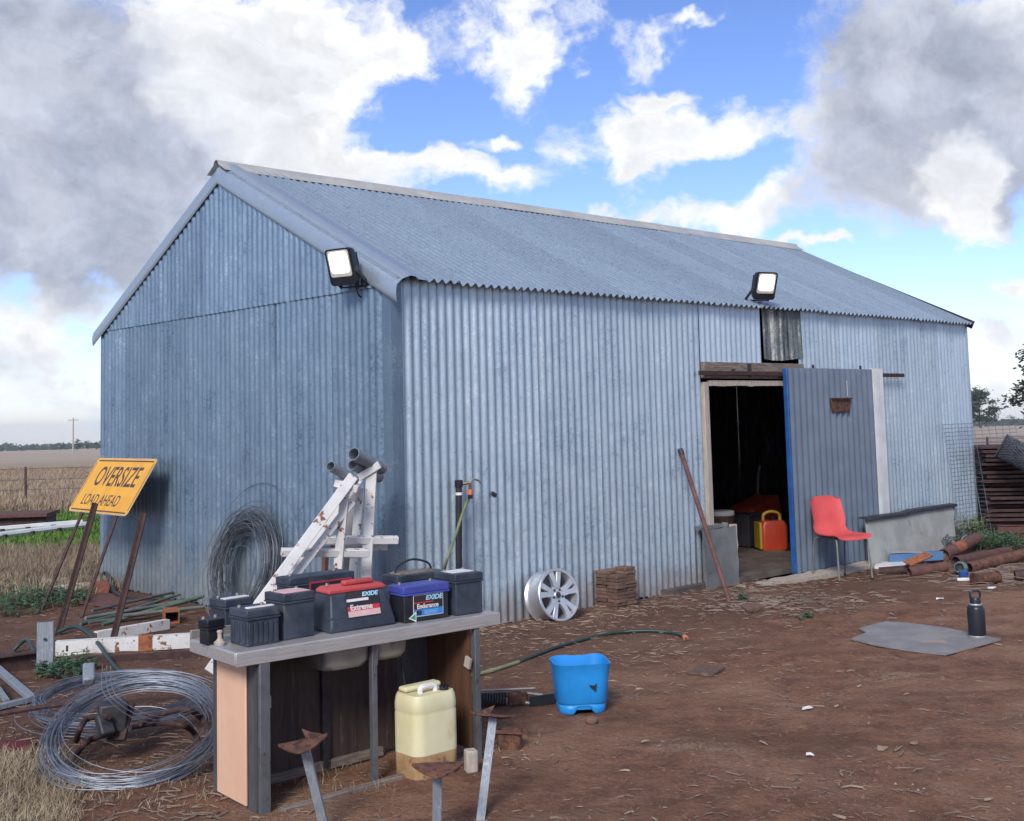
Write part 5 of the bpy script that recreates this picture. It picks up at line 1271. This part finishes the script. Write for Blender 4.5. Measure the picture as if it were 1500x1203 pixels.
pb_ = gpt(66, 980); t = thing('galvanised_post', 'short galvanised channel post standing at the left among scrap', 'post', pb_, .25)
mb = MB(); prof = [(-.052, -.02), (.052, -.02), (.052, .02), (.046, .02), (.046, -.014), (-.046, -.014), (-.046, .02), (-.052, .02)]
mb.loft([[Vector((x, y + .02 * z, z)) for x, y in prof] for z in (-.05, .15, .31)]); mb.build('post_channel', 'galv_post', t, smooth=20); MB().lathe([(.01, 0), (.01, .008), (0, .009)], 8, (0, -.022, .2), axesR((1, 0, 0), (0, -1, 0))).build('bolt_head', 'dark_iron', t)
# dark green hose looped over the post
P = [on(20, 957, .02), on(40, 958, .10), on(57, 975, .03), on(92, 995, .015), on(120, 1006, .015)]; h0 = P[0]
o = MB().tube(bez([p - h0 for p in P], 8), .014, 8).build('green_hose', 'hose', None, smooth=60); o.location = h0; tag(o, 'short dark green hose running in front of the galvanised post', 'hose')
P = [on(85, 938, .06), on(112, 940, .11), on(140, 955, .08), on(170, 985, .03), on(195, 995, .02)]; h0 = P[0]
o = MB().tube(bez([p - h0 for p in P], 8), .015, 8).build('green_hose', 'hose', None, smooth=60); o.location = h0; tag(o, 'dark green hose arching over the long white channel', 'hose')
bq = gpt(149, 869); o = MB().box((0, 0, .055), (.11, .20, .11), .5).build('red_brick', 'brick', None, bevel=.006); o.location = bq; tag(o, 'red brick at the left corner of the gable wall', 'brick')
P = [on(150, 857, .12), on(158, 858, .10), on(168, 872, .03), on(195, 880, .02), on(230, 884, .02)]; h0 = P[0]
o = MB().tube(bez([p - h0 for p in P], 8), .02, 8).build('poly_pipe', 'poly', None, smooth=60); o.location = h0; tag(o, 'bent black poly pipe running from the red brick along the gable wall', 'pipe')
for q0, q1, r, lb in (((63, 864), (140, 857), .05, 'grey weathered log lying left of the red brick, the rear one'), ((75, 872), (138, 866), .045, 'grey weathered log lying left of the red brick, the front one')):
    a, b = on(*q0, r), on(*q1, r); n = 8
    pts = [Vector((0, 0, 0)).lerp(b - a, k / n) + Vector((0, 0, .012 * mnoise.noise((k * .7, r * 50, 0)))) for k in range(n + 1)]
    o = MB().tube(pts, r, 10, rs=[r * (1 + .18 * mnoise.noise((k * .9, r * 80, 3))) for k in range(n + 1)]).build('log', 'pale_timber', None, smooth=50); o.location = a; tag(o, lb, 'log', 'weathered logs by the gable corner')
slab('rusty_sheet', 'rust_red', [(105, 884), (150, 870), (232, 882), (225, 891), (170, 893)], .01, 'flat rusty brown sheet on the ground under the thin pipes', 'sheet')
# galvanised frame at the left edge
P1 = [on(-30, 985, .12), on(46, 1030, .03), on(-30, 1048, .02)]; t = thing('bent_frame', 'bent galvanised angle frame lying at the left edge', 'frame', P1[1])
MB().bar(P1[0] - P1[1], Vector((0, 0, 0)), .05, .03).build('upper_angle', 'galv_post', t, bevel=.003); MB().bar(Vector((0, 0, -.005)), P1[2] - P1[1], .04, .03).build('lower_angle', 'galv_post', t, bevel=.003); MB().bar(on(-20, 1010, .1) - P1[1], on(10, 1035, .03) - P1[1], .03, .02).build('stay', 'galv_post', t)
p = gpt(5, 1100); mb = MB(); rows = []
for i in range(9):
    rows.append([Vector((-.12 + .26 * i / 8, -.05 + .12 * j / 6, .015 + .035 * math.exp(-((j - 3) / 2) ** 2) * (1 - ((i - 4) / 5) ** 2) + .012 * mnoise.noise((i, j, 1)))) for j in range(7)] + [Vector((-.12 + .26 * i / 8, .07, 0)), Vector((-.12 + .26 * i / 8, -.05, 0))])
mb.loft(rows); o = mb.build('rag', 'cloth', None, smooth=60); o.location = p; tag(o, 'dark red rag lying in the dry grass at the left edge', 'rag')

# ------------------------------------------------------------------ store inside the doorway
def inside(px, py, v): q = pl(px, py, sh(0, v), DV); u, vv = tosh(q); return u, vv, q.z
u, v, z = inside(1132, 805, 1.0); 
fc = thing('fuel_can', 'red and yellow fuel can inside the dark doorway', 'fuel can', sh(u, v, .02), .12)
zc = inside(1132, 762, 1.0)[2] - .02
MB().loft([sqr(.30, .20, .04, 0, 5), sqr(.32, .21, .05, .03, 5), sqr(.32, .21, .05, zc - .05, 5), sqr(.26, .17, .05, zc, 5)]).build('body', 'can_red', fc, smooth=40)
MB().box((-.165, 0, zc * .5), (.03, .215, zc * .92)).build('side_guard', 'can_yellow', fc, bevel=.01)
MB().tube(bez([(-.10, 0, zc - .01), (-.09, 0, zc + .07), (0, 0, zc + .10), (.09, 0, zc + .07), (.10, 0, zc - .01)], 6), .018, 8).build('handle', 'can_yellow', fc)
MB().lathe([(.03, 0), (.03, .04), (0, .041)], 12, (.02, .0, zc)).build('cap', 'black_clean', fc)
u, v, z = inside(1057, 775, 1.2); pt = thing('paint_pail', 'white lidded pail with red side inside the doorway', 'pail', sh(u, v, .02))
zt = inside(1057, 748, 1.2)[2] - .02
MB().lathe([(0, 0), (.13, 0), (.145, zt - .08), (.145, zt - .05)], 24).build('body', 'rust_red', pt, smooth=40); MB().lathe([(.15, zt - .05), (.152, zt - .01), (.14, zt), (0, zt)], 24).build('lid', 'white', pt, smooth=40)
u, v, z = inside(1106, 735, 1.7); mw = thing('red_machine', 'red machine with slanted cover behind the fuel can', 'machine', sh(u, v, .02), ROTU)
zt = inside(1106, 728, 1.7)[2]
MB().loft([[Vector((x, y, zz)) for x, y, zz in ((-.35, -.2, .25), (.3, -.2, .25), (.3, .2, .25), (-.35, .2, .25))], [Vector((x, y, zz)) for x, y, zz in ((-.3, -.18, zt - .13), (.26, -.18, zt), (.26, .18, zt), (-.3, .18, zt - .13))]]).build('cover', 'can_red', mw, bevel=.03)
for x in (-.25, .25): MB().lathe([(.0, -.04), (.13, -.04), (.13, .04), (0, .04)], 20, (x, -.2, .13), axesR((1, 0, 0), (0, -1, 0))).build('wheel', 'poly', mw, smooth=40)
MB().tube(bez([(.2, .1, zt - .1), (.3, .15, zt + .2), (.35, .15, zt + .35)], 6), .014, 8).build('handle', 'steel_dirty', mw)
u, v, z = inside(1118, 660, 2.4); fn = thing('pedestal_fan', 'dark pedestal fan with blue hub deep inside the doorway', 'fan', sh(u, v, .02), ROTU + .4)
MB().tube([(0, 0, 0), (0, 0, z)], .018, 8).build('stem', 'dark_iron', fn); MB().lathe([(.2, 0), (.2, .03), (0, .035)], 20, (0, 0, 0), None, True).build('base', 'dark_iron', fn)
RF = axesR((1, 0, 0), (0, -1, 0)); mb = MB()
for r_ in (.06, .12, .18, .23): mb.tube([Vector((0, -.06, z)) + RF @ Vector((r_ * math.cos(a), r_ * math.sin(a), .03)) for a in np.linspace(0, 6.283, 25)[:-1]], .003, 4, closed=True)
mb.build('cage', 'wire_dark', fn); MB().lathe([(.05, 0), (.045, .02), (0, .024)], 16, (0, -.08, z), RF).build('hub_badge', 'print_blue', fn)
for k in range(3):
    a = 2 * math.pi * k / 3; MB().prism([(0.03 * math.cos(a), .03 * math.sin(a)), (.2 * math.cos(a - .3), .2 * math.sin(a - .3)), (.21 * math.cos(a + .1), .21 * math.sin(a + .1)), (.18 * math.cos(a + .5), .18 * math.sin(a + .5))], .004, RF, (0, -.05, z)).build('blade', 'inner', fn)
for px, py, v, s_, m, lb in ((1095, 790, 1.5, (.4, .3, .35), 'print_blue', 'dark blue crate on the floor behind the fuel can'), (1052, 800, 1.1, (.3, .25, .22), 'inner', 'dark box behind the small cement board')):
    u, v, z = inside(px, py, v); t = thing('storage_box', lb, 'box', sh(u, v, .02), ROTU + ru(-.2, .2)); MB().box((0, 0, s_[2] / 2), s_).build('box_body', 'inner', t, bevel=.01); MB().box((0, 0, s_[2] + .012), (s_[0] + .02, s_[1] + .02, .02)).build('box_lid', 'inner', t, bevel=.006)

# ------------------------------------------------------------------ fences, pipes, pole and trough in the paddock
def fence(name, label, A, B, n, h, wires, r=.03):
    t = thing(name, label, 'fence', G(*A))
    o0 = t.location.copy(); tops = []
    for k in range(n):
        x, y = A[0] + (B[0] - A[0]) * k / (n - 1), A[1] + (B[1] - A[1]) * k / (n - 1); g_ = G(x, y); tops.append(g_)
        MB().bar(g_ - o0 - Vector((0, 0, .2)), g_ - o0 + Vector((ru(-.03, .03), 0, h)), r * 1.6, r * 1.2).build('fence_post', 'rust_dark', t)
    for w_ in wires:
        MB().tube([g_ - o0 + Vector((0, -.02, w_)) for g_ in tops], .006, 4).build('fence_wire', 'wire_dark', t)
    return t
fA = gpt(38, 740); hA = at(38, 684, fA.y).z - fA.z
d_ = Vector((1, .10, 0)); fence('wire_fence', 'post and wire fence across the dry paddock left of the shed', (fA.x - 9 * 1.0, fA.y - .9), (fA.x + 27, fA.y + 2.7), 5, hA, (hA * .95, hA * .66, hA * .4, hA * .12))
fB = gpt(1448, 697); hB = at(1448, 640, fB.y).z - fB.z
fence('wire_fence', 'thin post and wire fence beyond the rusty stack right of the shed', (fB.x - 14, fB.y + 3), (fB.x + 14, fB.y - 3), 5, hB, (hB * .95, hB * .6, hB * .3), .03)
for q0, q1, lb in (((-30, 800), (128, 780), 'nearer white pipe lying across the green strip'), ((-30, 790), (120, 777), 'farther white pipe lying across the green strip')):
    a, b = on(*q0, .12), on(*q1, .12); t = thing('irrigation_pipe', lb, 'pipe', a, 0, 'white pipes across the green strip')
    MB().tube([Vector((0, 0, 0)), b - a], .05, 8).build('pipe_tube', 'white', t, smooth=40)
    for k in (.2, .45, .7): q = (b - a) * k; MB().box(q + Vector((0, 0, -.06)), (.12, .12, .14)).build('support_block', 'rust_dark', t)
q = [gpt(-40, 782), gpt(64, 778)]; a = q[0]; t = thing('feed_trough', 'low rusty topped feed trough on the green strip at left', 'trough', a); d = q[1] - a
MB().bar(Vector((0, .4, .26)), d + Vector((0, .4, .26)), .9, .05).build('lid', 'rust_red', t); MB().bar(Vector((0, .4, .14)), d * .97 + Vector((0, .4, .14)), .7, .2).build('trough_body', 'rust_dark', t)
def far(px, py):                                   # pixel on the far slope
    v = ray(px, py); s = 20.0
    while s < 3300:
        p = EYE + v * s
        if p.z < zg(p.x, p.y): return Vector((p.x, p.y, zg(p.x, p.y)))
        s += max(.5, s * .01)
    p = EYE + v * 900; return Vector((p.x, p.y, zg(p.x, p.y)))
pb_ = far(107, 664); Yp = pb_.y; hp2 = at(108, 612, Yp).z - pb_.z
t = thing('power_pole', 'thin power pole with cross arm standing in the paddock at left', 'power pole', pb_)
kk = Yp / 300.0
MB().tube([(0, 0, -.5), (0, 0, hp2)], .2 * kk, 8, rs=[.24 * kk, .17 * kk]).build('pole_shaft', 'pale_timber', t); MB().bar((-1.3 * kk, 0, hp2 - .6 * kk), (1.3 * kk, 0, hp2 - .6 * kk), .14 * kk, .16 * kk).build('cross_arm', 'timber', t)
for x in (-1.1, 0, 1.1): MB().lathe([(.08 * kk, 0), (.08 * kk, .3 * kk)], 6, (x * kk, 0, hp2 - .5 * kk), None, True, True).build('insulator', 'print_white', t)

# ------------------------------------------------------------------ trees
def tree(base, h, w, label, seed, crown_from=.25, nclump=26, leaf=.35, per=60, cat='tree', grp=None, name='tree', trunk=.035):
    rg = random.Random(seed); t = thing(name, label, cat, base, rg.random() * 6, grp)
    mb = MB(); top = Vector((rg.uniform(-.05, .05) * h, 0, h * .88))
    pts = [Vector((0, 0, -.3))] + [Vector((0, 0, 0)).lerp(top, k / 6) + Vector((rg.gauss(0, .012 * h), rg.gauss(0, .012 * h), 0)) for k in range(1, 7)]
    mb.tube(pts, .1, 7, rs=[h * trunk * (1 - .85 * k / 6) for k in range(7)])
    clumps = []
    for k in range(nclump):
        f = crown_from + (1 - crown_from) * (k + rg.random()) / nclump; prof = math.sin(math.pi * min(1, (f - crown_from) / (1 - crown_from) * .82 + .16)) ** .7
        a = rg.random() * 6.283; rad = w * .5 * prof * (.35 + .65 * rg.random())
        c = Vector((rad * math.cos(a), rad * math.sin(a), h * f)); clumps.append(c)
        s = pts[min(6, 1 + int(f * 5))]; mid = s.lerp(c, .5) + Vector((0, 0, .02 * h)); mb.tube([s, mid, c], .05, 5, rs=[h * .012, h * .008, h * .003])
    mb.build('trunk', 'bark', t, smooth=50)
    cr_ = MB()
    for c in clumps:
        R_ = w * rg.uniform(.10, .18)
        for q in range(per):
            d = Vector((rg.gauss(0, 1), rg.gauss(0, 1), rg.gauss(0, .55))); p = c + d * R_ * .55
            x = Vector((rg.gauss(0, 1), rg.gauss(0, 1), rg.gauss(0, .5))).normalized() * leaf; y = x.cross(Vector((rg.gauss(0, 1), rg.gauss(0, 1), 1))).normalized() * leaf * .5
            cr_.add([p - x, p + y, p + x, p - y], [(0, 1, 2, 3)])
    cr_.build('crown', 'leaf', t, smooth=0)
    return t
b_ = far(1437, 627); ht = at(1437, 572, b_.y).z - b_.z
tree(b_, ht, ht * .95, 'dark gum tree standing alone in the paddock right of the shed', 5, .2, 34, ht * .036, 90)
b_ = far(1545, 640); b_.z = zg(b_.x, b_.y); ht = at(1530, 490, b_.y).z - b_.z
tree(b_, ht, ht * .70, 'tall dark tree cut by the right edge of the view', 9, .08, 60, ht * .026, 110)
for i, (px, py, top, ww, lb) in enumerate([(113, 660, 644, 1.1, 'small far tree just right of the power pole'), (129, 659, 646, 1.3, 'round far tree between two others at the shed edge'), (141, 659, 648, 1.2, 'far tree nearest the left edge of the shed'), (88, 660, 651, 1.6, 'low far tree just left of the power pole'),
        (1458, 620, 603, 1.3, 'domed far tree right of the lone gum'), (1482, 620, 609, 1.9, 'wide low far tree behind the tall tree')]):
    p = far(px, py); p = p * (1.0); Yt = min(p.y, 900); q = at(px, py, Yt); q.z = zg(q.x, q.y); h_ = max(2.5, at(px, top, Yt).z - q.z)
    tree(q, h_, h_ * ww, lb, 20 + i, .15, 16, h_ * .05, 30, grp='far trees along the horizon', name='far_tree')
# far woods as one mass along the horizon
mb = MB(); rg = random.Random(3)
for a in np.arange(-62, 62, .085):
    az = math.radians(a + rg.uniform(-.06, .06)); D = rg.uniform(1150, 1500); x, y = D * math.sin(az), D * math.cos(az)
    hh = (5.5 + 4.0 * mnoise.noise((a * .35, 0, 0)) + 2.5 * mnoise.noise((a * 2.1, 5, 0))) * rg.uniform(.7, 1.2)
    if hh < 2: continue
    z0 = zg(x, y)
    for q in range(22):
        p = Vector((x + rg.gauss(0, 3.5), y + rg.gauss(0, 6), z0 + hh * rg.random() ** .8)); s = rg.uniform(.8, 1.8)
        ang_ = rg.random() * 3.14; xv = Vector((math.cos(ang_), rg.uniform(-.4, .4), math.sin(ang_))) * s; yv = Vector((-math.sin(ang_), rg.uniform(-.4, .4), math.cos(ang_))) * s * .7
        mb.add([p - xv, p - yv, p + xv, p + yv], [(0, 1, 2, 3)])
kind(mb.build('far_woods', 'leaf', None, smooth=0), 'stuff', 'dark line of far woods along the horizon')

# ------------------------------------------------------------------ ground cover
def clear(x, y, pad=0.0):
    u, v = tosh((x, y)); return not (-pad < u < L + pad and -pad < v < W + pad)
rg = random.Random(21)
def litter(n, m, name, label, gen, size, thick):
    mb = MB()
    for _ in range(n):
        x, y = gen()
        if not clear(x, y, .02): continue
        s = rg.uniform(*size); a = rg.random() * 6.283; bend = rg.uniform(-.7, .7); r = rg.uniform(*thick)
        p = Vector((x, y, zg(x, y) + rg.uniform(.002, .010))); d1 = Vector((math.cos(a), math.sin(a), rg.uniform(-.05, .12))); d2 = Vector((math.cos(a + bend), math.sin(a + bend), rg.uniform(-.18, .08)))
        pts = [p, p + d1 * s * .5, p + d1 * s * .5 + d2 * s * .5]; sd = Vector((-math.sin(a), math.cos(a), 0)) * r; uz = Vector((0, 0, r))
        rings = [[q + sd * k, q + uz * k * 1.2, q - sd * k] for q, k in zip(pts, (1, 1, .4))]
        mb.loft(rings, False, False)
    kind(mb.build(name, m, None, smooth=0), 'stuff', label)
def gen_wall():
    u = rg.uniform(-.2, 7.5); v = -abs(rg.gauss(0, .42)) - .03; q = sh(u, v); return q.x, q.y
def gen_yard():
    while True:
        py = 880 + 340 * rg.random() ** .8; px = rg.uniform(-40, 1540); q = gp(px, py); 
        if mnoise.noise((q.x * .9, q.y * 1.6, 6)) > rg.uniform(-.45, .55): return q.x, q.y
def gen_left():
    q = gp(rg.uniform(-60, 330), rg.uniform(890, 1200)); return q.x, q.y
def gen_mid():
    q = gp(rg.gauss(900, 130), rg.gauss(945, 35)); return q.x, q.y
litter(1300, 'straw', 'straw_litter', 'dry straw and bark litter along the foot of the long wall', gen_wall, (.02, .09), (.0014, .0034))
litter(900, 'straw', 'yard_straw', 'sparse dry straw scattered over the open dirt', gen_yard, (.010, .04), (.001, .0024))
litter(70, 'straw', 'bark_bits', 'pale bark and twig bits lying here and there in the yard', gen_yard, (.04, .10), (.003, .007))
litter(420, 'straw', 'hose_straw', 'pale straw lying around the garden hose', gen_mid, (.02, .08), (.0014, .003))
litter(450, 'twig', 'twig_litter', 'grey twigs scattered over the dirt', gen_yard, (.02, .09), (.0016, .0038))
litter(800, 'twig', 'left_twigs', 'twigs and stalks among the scrap at left', gen_left, (.03, .12), (.002, .004))
def gen_right():
    q = gp(rg.gauss(1450, 45), rg.gauss(836, 12)); return q.x, q.y
litter(420, 'twig', 'pile_twigs', 'dead stalks heaped around the scrap pipes', gen_right, (.08, .3), (.003, .006))
def gen_door():
    q = gp(rg.gauss(1130, 80), rg.gauss(880, 12)); return q.x, q.y
litter(500, 'twig', 'door_litter', 'bark chips and dead leaves before the doorway', gen_door, (.03, .12), (.003, .009))
mb = MB()
for _ in range(2600):
    x, y = gen_yard()
    if not clear(x, y, .02): continue
    s = rg.uniform(.003, .010) * (1.9 if rg.random() < .06 else 1); p = Vector((x, y, zg(x, y) + s * .2)); a = rg.random() * 6
    vs = [p + Vector((s * math.cos(a + k * 2.09) * rg.uniform(.7, 1.2), s * math.sin(a + k * 2.09) * rg.uniform(.7, 1.2), -s * .3)) for k in range(3)] + [p + Vector((rg.uniform(-.2, .2) * s, rg.uniform(-.2, .2) * s, s * rg.uniform(.5, .9)))]
    mb.add(vs, [(0, 1, 3), (1, 2, 3), (2, 0, 3)])
kind(mb.build('soil_clods', 'pebble', None, smooth=0), 'stuff', 'small clods and stones over the dirt')

def tufts(name, m, label, n, gen, h, blades, spread, width, lean_=.5):
    mb = MB()
    for _ in range(n):
        x, y = gen()
        if not clear(x, y, .03): continue
        for b in range(blades):
            a = rg.random() * 6.283; q = Vector((x + rg.gauss(0, spread), y + rg.gauss(0, spread), 0)); q.z = zg(q.x, q.y) - .005
            hh = rg.uniform(*h); l_ = rg.uniform(.1, 1) * lean_; d = Vector((math.cos(a) * l_, math.sin(a) * l_, 1)).normalized(); a2 = rg.random() * 3.14; s = Vector((math.cos(a2), math.sin(a2), 0)) * width
            m1 = q + d * hh * .55; tp_ = m1 + (d + Vector((math.cos(a), math.sin(a), -.3)) * l_ * .8).normalized() * hh * .45
            mb.add([q - s, q + s, m1 + s * .8, m1 - s * .8, tp_], [(0, 1, 2, 3), (3, 2, 4)])
    kind(mb.build(name, m, None, smooth=0), 'stuff', label)
def reg(x0, x1, y0, y1): return lambda: (lambda q: (q.x, q.y))(gp(rg.uniform(x0, x1), rg.uniform(y0, y1)))
tufts('dry_grass', 'drygrass', 'tangled dry grass in the near left corner', 330, reg(-60, 105, 1105, 1215), (.03, .10), 16, .035, .0018, 1.3)
tufts('dry_brush', 'drygrass', 'tall dry grass beyond the dirt at left', 800, reg(-60, 150, 812, 868), (.08, .24), 16, .14, .004, 1.0)
tufts('dead_stalks', 'twig', 'brown dead stalks in the dry grass at left', 260, reg(-60, 150, 812, 866), (.12, .32), 8, .12, .004, .5)
tufts('coil_grass', 'drygrass', 'dry grass growing through the wire coil', 60, reg(60, 310, 1130, 1190), (.02, .06), 6, .03, .0018, 1.1)
tufts('green_strip', 'greengrass', 'short green grass beside the trough', 2600, reg(-60, 150, 752, 800), (.05, .14), 6, .25, .012, .8)
def gen_field():
    q = gp(rg.uniform(-80, 150), 668 + 85 * rg.random() ** 1.2); return q.x, q.y
tufts('paddock_stubble', 'stubble', 'dry stubble standing in the paddock', 5200, gen_field, (.10, .28), 4, .5, .014, .6)
tufts('right_stubble', 'stubble', 'dry grass in the paddock right of the shed', 900, reg(1425, 1540, 640, 690), (.10, .25), 4, .5, .02, .6)
tufts('bench_grass', 'drygrass', 'sparse dry grass under the bench', 16, reg(430, 580, 1115, 1165), (.02, .08), 7, .03, .0016, 1.2)
def weed(px, py, w, h, n, label, m='weed', stem_h=.5, cat='weed', seed=0):
    r_ = random.Random(seed); p = gpt(px, py); t = thing('weed', label, cat, p)
    st_ = MB(); lf = MB()
    for k in range(n):
        a = r_.random() * 6.283; rad = w * .5 * math.sqrt(r_.random()); c = Vector((rad * math.cos(a), rad * math.sin(a), 0)); c.z = zg(p.x + c.x, p.y + c.y) - p.z
        hh = h * r_.uniform(.35, 1.0) * (1 - .4 * rad / (w * .5)); tp_ = c + Vector((r_.gauss(0, .03), r_.gauss(0, .03), hh)); st_.tube([c - Vector((0, 0, .01)), tp_], .0025, 3)
        for q in range(7):
            f = r_.uniform(.35, 1); b0 = c.lerp(tp_, f); a = r_.random() * 6.283; ln_ = r_.uniform(.025, .06) * (h / .25) ** .4; d = Vector((math.cos(a), math.sin(a), r_.uniform(-.3, .5))).normalized(); s = d.cross(Vector((0, 0, 1))).normalized() * ln_ * .33
            lf.add([b0, b0 + d * ln_ * .5 + s, b0 + d * ln_ - Vector((0, 0, ln_ * .15)), b0 + d * ln_ * .5 - s], [(0, 1, 2, 3)])
    st_.build('stems', m, t, smooth=0); lf.build('leaves', m, t, smooth=0)
for i, a_ in enumerate([(25, 890, 1.3, .22, 150, 'low spreading green weed patch at the left edge beyond the dirt'), (70, 882, .8, .2, 80, 'green weed beside the grey logs'), (125, 853, .4, .2, 40, 'small green weed at the left corner of the gable wall'), (97, 985, .38, .17, 60, 'small leafy weed in front of the long white channel'),
        (1420, 792, .42, .42, 70, 'pale yellowish weed at the far right corner of the shed', 'weed_pale'), (1450, 803, .6, .3, 90, 'green weed behind the fat rusty pipe'), (1492, 806, .6, .3, 90, 'dark green weed at the right edge before the plates'), (1180, 905, .10, .07, 12, 'tiny green weed on the dirt before the chair'), (1090, 880, .08, .12, 10, 'tiny green sprig at the foot of the rusty pole')]):
    weed(*a_[:6], m=a_[6] if len(a_) > 6 else 'weed', seed=i)

# ------------------------------------------------------------------ air
m = bpy.data.materials.new('pale_air'); m.use_nodes = True; t = NT(m.node_tree); t.n.clear()
pv = t.new('ShaderNodeVolumePrincipled'); pv.inputs['Color'].default_value = (.80, .88, 1, 1); pv.inputs['Density'].default_value = .00014
mo = t.new('ShaderNodeOutputMaterial'); t.l.new(pv.outputs[0], mo.inputs['Volume']); MT['air'] = m
hz = MB().box((0, 0, 0), (9000, 9000, 110)).build('haze', 'air', None, smooth=0); hz.location = (0, 0, -30); kind(hz, 'stuff', 'thin pale haze over the plain')
